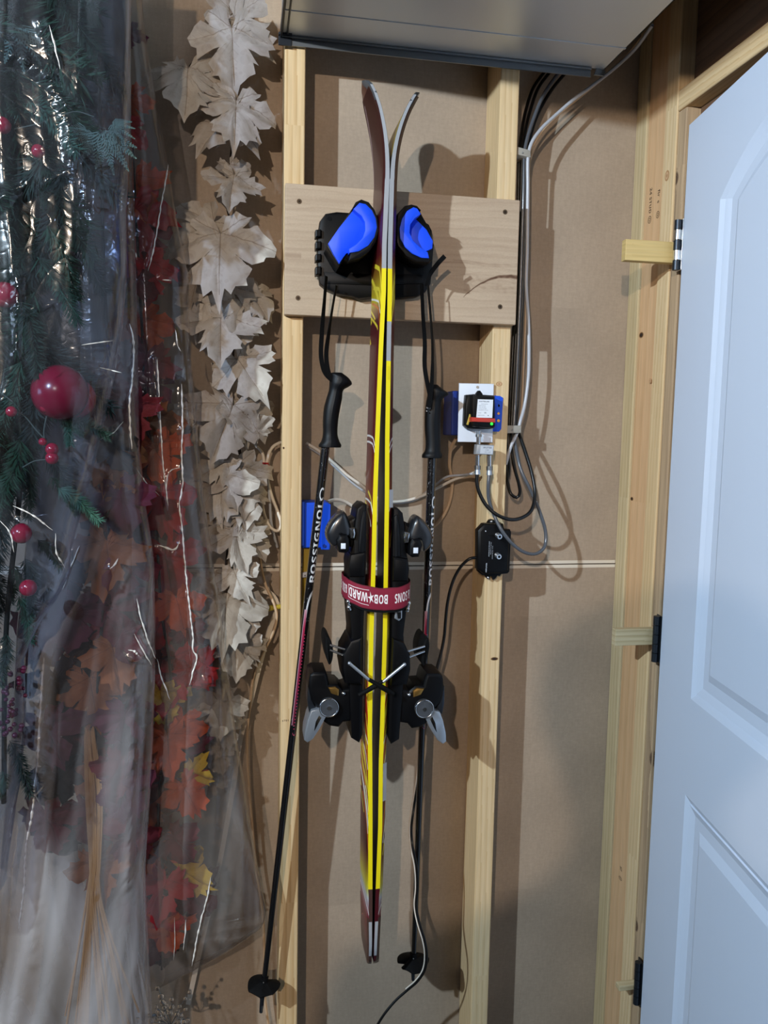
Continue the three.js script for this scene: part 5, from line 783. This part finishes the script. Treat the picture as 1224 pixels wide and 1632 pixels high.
const line = (pts, o = {}) => Object.assign(pts, o);
bag('plastic_bag', 'crumpled bluish clear plastic bag round the pine garland', film(0.93, 1, 2, 0xccd2de, 0.0035),
  [[-260, -340, 202], [-70, -340, 206], [0, -340, 206], [120, -330, 206], [300, -320, 199], [400, -300, 200], [500, -280, 194], [560, -260, 186], [640, -240, 170], [700, -220, 156], [760, -200, 142], [830, -180, 122], [880, -160, 110], [915, -150, 108], [960, -130, 88], [1010, -110, 52], [1060, -110, 34], [1150, -110, 38], [1250, -110, 30], [1330, -110, 16], [1420, -110, 6]], 0.25, (v) => table([[-260, 0.19], [800, 0.18], [1000, 0.13], [1400, 0.12]], v),
  [line([[-4, 98], [58, 108], [92, 128], [114, 168], [125, 240], [120, 272]], { w: 9, h: 0.007, crisp: 0.006, glint: 0 }), line([[120, 272], [62, 300], [0, 342]], { w: 11, h: 0.007, crisp: 0.006, free: 1, glint: 0 }), line([[48, 445], [52, 500]], { w: 7, h: 0.006, crisp: 0.005, glint: 0 }), line([[52, 498], [100, 478]], { w: 8, h: 0.005, crisp: 0.005, free: 1, glint: 0 }), line([[50, 445], [46, 560], [26, 640]], { w: 5, h: 0.004, glint: 0 }), line([[130, 550], [180, 543]], { w: 4, h: 0.004, free: 1 }), line([[160, 586], [194, 594]], { w: 4, h: 0.004, free: 1 }), line([[78, 40], [84, 60], [96, 110]], { w: 5, h: 0.004, crisp: 0.003 }), line([[0, 830], [16, 850], [22, 880]], { w: 6, h: 0.005 }), line([[20, 806], [50, 820], [84, 845]], { w: 4, h: 0.004 }), line([[108, 912], [60, 980], [0, 1040]], { w: 6, h: 0.006, free: 1, glint: 0 }), line([[104, 905], [90, 880], [88, 850]], { w: 6, h: 0.005, free: 1 })],
  { nr: 480, nc: 380, fold: 0.006, sd: 3 });
bag('plastic_bag', 'milky grey plastic bag hanging over the rust leaves and straw', film(0.7, 0.97, 9, 0xdad8da, 0.0035, 0.46),
  [[-230, 60, 203], [-70, 60, 204], [0, 60, 205], [150, 64, 206], [300, 66, 212], [420, 66, 214], [520, 64, 216], [650, 60, 218], [720, 58, 222], [800, 54, 230], [860, 48, 240], [900, 44, 245], [1000, 34, 247], [1100, 28, 246], [1200, 20, 243], [1300, 12, 237], [1400, 4, 230], [1480, -4, 232], [1560, -14, 236], [1632, -22, 240], [1700, -30, 243]], 0.145, (v) => table([[-70, 0.1], [600, 0.11], [1200, 0.13], [1700, 0.14]], v),
  [line([[207, 516], [213, 545], [211, 600], [206, 650], [210, 716]], { w: 3.6, h: 0.003, fat: 1.3 }), line([[70, 1048], [66, 1100], [61, 1190], [52, 1290], [42, 1350], [38, 1420], [30, 1480]], { w: 4, h: 0.0036, fat: 1.6 }), line([[222, 954], [230, 990], [240, 1020], [252, 1050]].map(([a, b]) => [a - 4, b]), { w: 3.6, h: 0.003 }), line([[214, 1010], [228, 1036], [241, 1060]], { w: 3.6, h: 0.003 }), line([[126, 870], [118, 890], [110, 910], [100, 940]], { w: 3, h: 0.003, fat: 0.8 }), line([[204, 1036], [214, 1038], [222, 1046]], { w: 4, h: 0.004, fat: 1.6 }), line([[176, 906], [184, 898], [188, 890]], { w: 4, h: 0.004, fat: 1.5 }), line([[160, 700], [180, 690], [196, 672]], { w: 3, h: 0.003, fat: 0.7 }), line([[150, 1250], [158, 1400], [130, 1560]], { w: 6, h: 0.005, glint: 0 }), line([[214, 1000], [214, 1200], [206, 1400]], { w: 7, h: 0.005, glint: 0 }), line([[88, 1000], [80, 1200], [70, 1500]], { w: 8, h: 0.006, glint: 0 })],
  { nr: 420, nc: 240, fold: 0.0042, sd: 21 });
bag('plastic_bag', 'clear plastic bag round the autumn leaf garland, its pointed corner low by the ski pole', film(0.9, 1, 13, 0xe2deda, 0.0035, 0.8),
  [[-230, 176, 218], [-70, 176, 222], [0, 178, 226], [60, 180, 232], [140, 182, 246], [250, 184, 266], [350, 186, 282], [430, 186, 300], [560, 188, 304], [700, 192, 316], [800, 198, 326], [900, 206, 340], [1000, 212, 352], [1100, 214, 366], [1200, 214, 378], [1300, 212, 394], [1400, 208, 410], [1470, 206, 424], [1490, 206, 420], [1520, 208, 372], [1545, 212, 310], [1562, 216, 262]], 0.05, (v) => table([[-70, 0.09], [600, 0.1], [1200, 0.1], [1562, 0.08]], v),
  [line([[250, 572], [253, 620], [257, 700], [262, 760], [268, 806]], { w: 3.6, h: 0.003 }), line([[289, 612], [291, 680], [289, 715], [291, 770], [286, 806], [290, 840], [294, 890], [299, 940], [304, 985], [308, 1020], [307, 1036], [314, 1048], [308, 1068], [302, 1092]], { w: 4, h: 0.0035, fat: 1.25 }), line([[268, 262], [262, 300], [256, 330], [248, 380], [242, 410], [236, 432]], { w: 3.6, h: 0.003, fat: 1.1 }), line([[250, 1050], [258, 1080], [271, 1115]], { w: 3.6, h: 0.003 }), line([[336, 1398], [330, 1430], [318, 1475], [306, 1540]], { w: 4, h: 0.004, fat: 1.2 }), line([[296, 1466], [295, 1490], [292, 1514]], { w: 3, h: 0.003 }), line([[278, 1462], [279, 1500], [276, 1530]], { w: 3, h: 0.003, fat: 0.7 }), line([[286, 862], [278, 876], [262, 872], [250, 868]], { w: 4, h: 0.004, fat: 1.6 }), line([[216, 744], [230, 766], [254, 790]], { w: 3.6, h: 0.003, fat: 0.8 }), line([[286, 745], [272, 750], [266, 764], [265, 800]], { w: 3, h: 0.003, fat: 0.8 }), line([[280, 526], [284, 552], [288, 560]], { w: 4, h: 0.003, fat: 1.4 }), line([[258, 446], [272, 447]], { w: 3, h: 0.003, fat: 1.2 }), line([[208, 396], [216, 404], [219, 414]], { w: 3, h: 0.003, fat: 1.3 }), line([[318, 940], [326, 1080], [330, 1240]], { w: 9, h: 0.005, glint: 0 }), line([[342, 940], [350, 1100], [356, 1250]], { w: 6, h: 0.004, glint: 0 })],
  { nr: 380, nc: 200, fold: 0.003, sd: 47 });
// ------------------------------------------------------------------ clear beaded spray by the floor
{
  const t = thing('beaded_spray', 'sparkling clear beaded spray low on the wall below the autumn leaves', 'decoration', at(270, 1640, 0.05)), gl = std({ color: 0xffffff, roughness: 0.05, transmission: 1, thickness: 0.01, ior: 1.5 });
  seed = 99;
  for (let i = 0; i < 16; i++) { const a = rnd(-1.5, 1.5), L = rnd(24, 66), u = 272 + Math.sin(a) * L, v = 1630 - Math.cos(a) * L * 0.9, z = 0.11 + rnd(-0.03, 0.03); part('wire', rod(at(272, 1634, 0.11), at(u, v, z), 0.0006, 0.0006, 5), M.steel, t); for (let k = 0; k < 3; k++) part('bead', ball(at(lerp(272, u, 1 - k * 0.22) + rnd(-3, 3), lerp(1632, v, 1 - k * 0.22) + rnd(-3, 3), z + rnd(-0.006, 0.006)), rnd(0.0032, 0.0056), 12), gl, t); }
}
// ------------------------------------------------------------------ the person holding the camera, standing behind it out of the picture
{
  const J = { head: [-0.155, 1.715, 1.71], jaw: [-0.15, 1.655, 1.675], neck: [-0.16, 1.57, 1.73], yl: [-0.19, 1.535, 1.74], yr: [-0.12, 1.535, 1.74], chest: [-0.18, 1.36, 1.78], belly: [-0.19, 1.14, 1.78], hip: [-0.2, 0.95, 1.79], sl: [-0.385, 1.462, 1.75], sr: [0.05, 1.462, 1.77], el: [-0.4, 1.2, 1.68], er: [0.1, 1.2, 1.7], hl: [-0.16, 1.44, 1.585], hr: [-0.0, 1.44, 1.59], ll: [-0.32, 0.9, 1.79], lr: [-0.12, 0.9, 1.8], kl: [-0.33, 0.5, 1.76], kr: [-0.11, 0.5, 1.78], al: [-0.34, 0.09, 1.82], ar: [-0.1, 0.09, 1.84], tl: [-0.36, 0.045, 1.68], tr: [-0.09, 0.045, 1.7] };
  const B = [['head', 'head', 0.088, 0.088], ['head', 'jaw', 0.076, 0.055], ['jaw', 'neck', 0.046, 0.048], ['neck', 'chest', 0.05, 0.12], ['chest', 'belly', 0.14, 0.13], ['belly', 'hip', 0.13, 0.14], ['yl', 'sl', 0.045, 0.058], ['yr', 'sr', 0.045, 0.058], ['sl', 'el', 0.06, 0.046], ['sr', 'er', 0.06, 0.046], ['el', 'hl', 0.044, 0.03], ['er', 'hr', 0.044, 0.03], ['hip', 'll', 0.1, 0.095], ['hip', 'lr', 0.1, 0.095], ['ll', 'kl', 0.09, 0.06], ['lr', 'kr', 0.09, 0.06], ['kl', 'al', 0.058, 0.042], ['kr', 'ar', 0.058, 0.042], ['al', 'tl', 0.046, 0.036], ['ar', 'tr', 0.046, 0.036]].map(([a, b, r, s]) => [V3(...J[a]), V3(...J[b]), r, s]);
  const N = 96, S = 1.0, mc = new MarchingCubes(N, new THREE.MeshBasicMaterial(), false, false, 200000), c0 = V3(-0.22, 0.93, 1.75), fieldAt = new Float32Array(N * N * N), p = V3(), d = V3();
  for (let k = 0; k < N; k++) for (let j = 0; j < N; j++) for (let i = 0; i < N; i++) {
    p.set((i - N / 2) / (N / 2) * S, (j - N / 2) / (N / 2) * S, (k - N / 2) / (N / 2) * S).add(c0); let sum = 0;
    if (Math.abs(p.x - c0.x) < 0.45 && Math.abs(p.z - c0.z) < 0.4) for (const [a, b, r, s] of B) { d.subVectors(b, a); const L = d.lengthSq(), t = L ? Math.min(1, Math.max(0, ((p.x - a.x) * d.x + (p.y - a.y) * d.y + (p.z - a.z) * d.z) / L)) : 0; const e = Math.hypot(p.x - a.x - t * d.x, p.y - a.y - t * d.y, p.z - a.z - t * d.z) - lerp(r, s, t); sum += Math.exp(-e / 0.014); }
    mc.field[k * N * N + j * N + i] = sum > 1e-14 ? 0.014 * Math.log(sum) : -1;
  }
  mc.isolation = 0; mc.update();
  const g = new THREE.BufferGeometry(); g.setAttribute('position', new THREE.Float32BufferAttribute(mc.positionArray.slice(0, mc.count * 3), 3)); g.setAttribute('normal', new THREE.Float32BufferAttribute(mc.normalArray.slice(0, mc.count * 3).map(x => x), 3));
  g.scale(S, S, S); g.translate(c0.x, c0.y, c0.z); g.computeVertexNormals();
  const t = thing('person', 'person in dark clothes standing behind the camera with a phone held up', 'person', V3(-0.22, 0, 1.79));
  part('body', mergeVertices(flat(g), 1e-4), mat(0x2b2d34, 0.85), t);
  const ph = thing('phone', 'dark phone held up in both hands to take the photograph', 'phone', V3(-0.08, 1.42, 1.56)); part('case', new RoundedBoxGeometry(0.075, 0.15, 0.009, 3, 0.004).translate(-0.08, 1.45, 1.57), M.black, ph);
}
renderer.render(scene, camera);
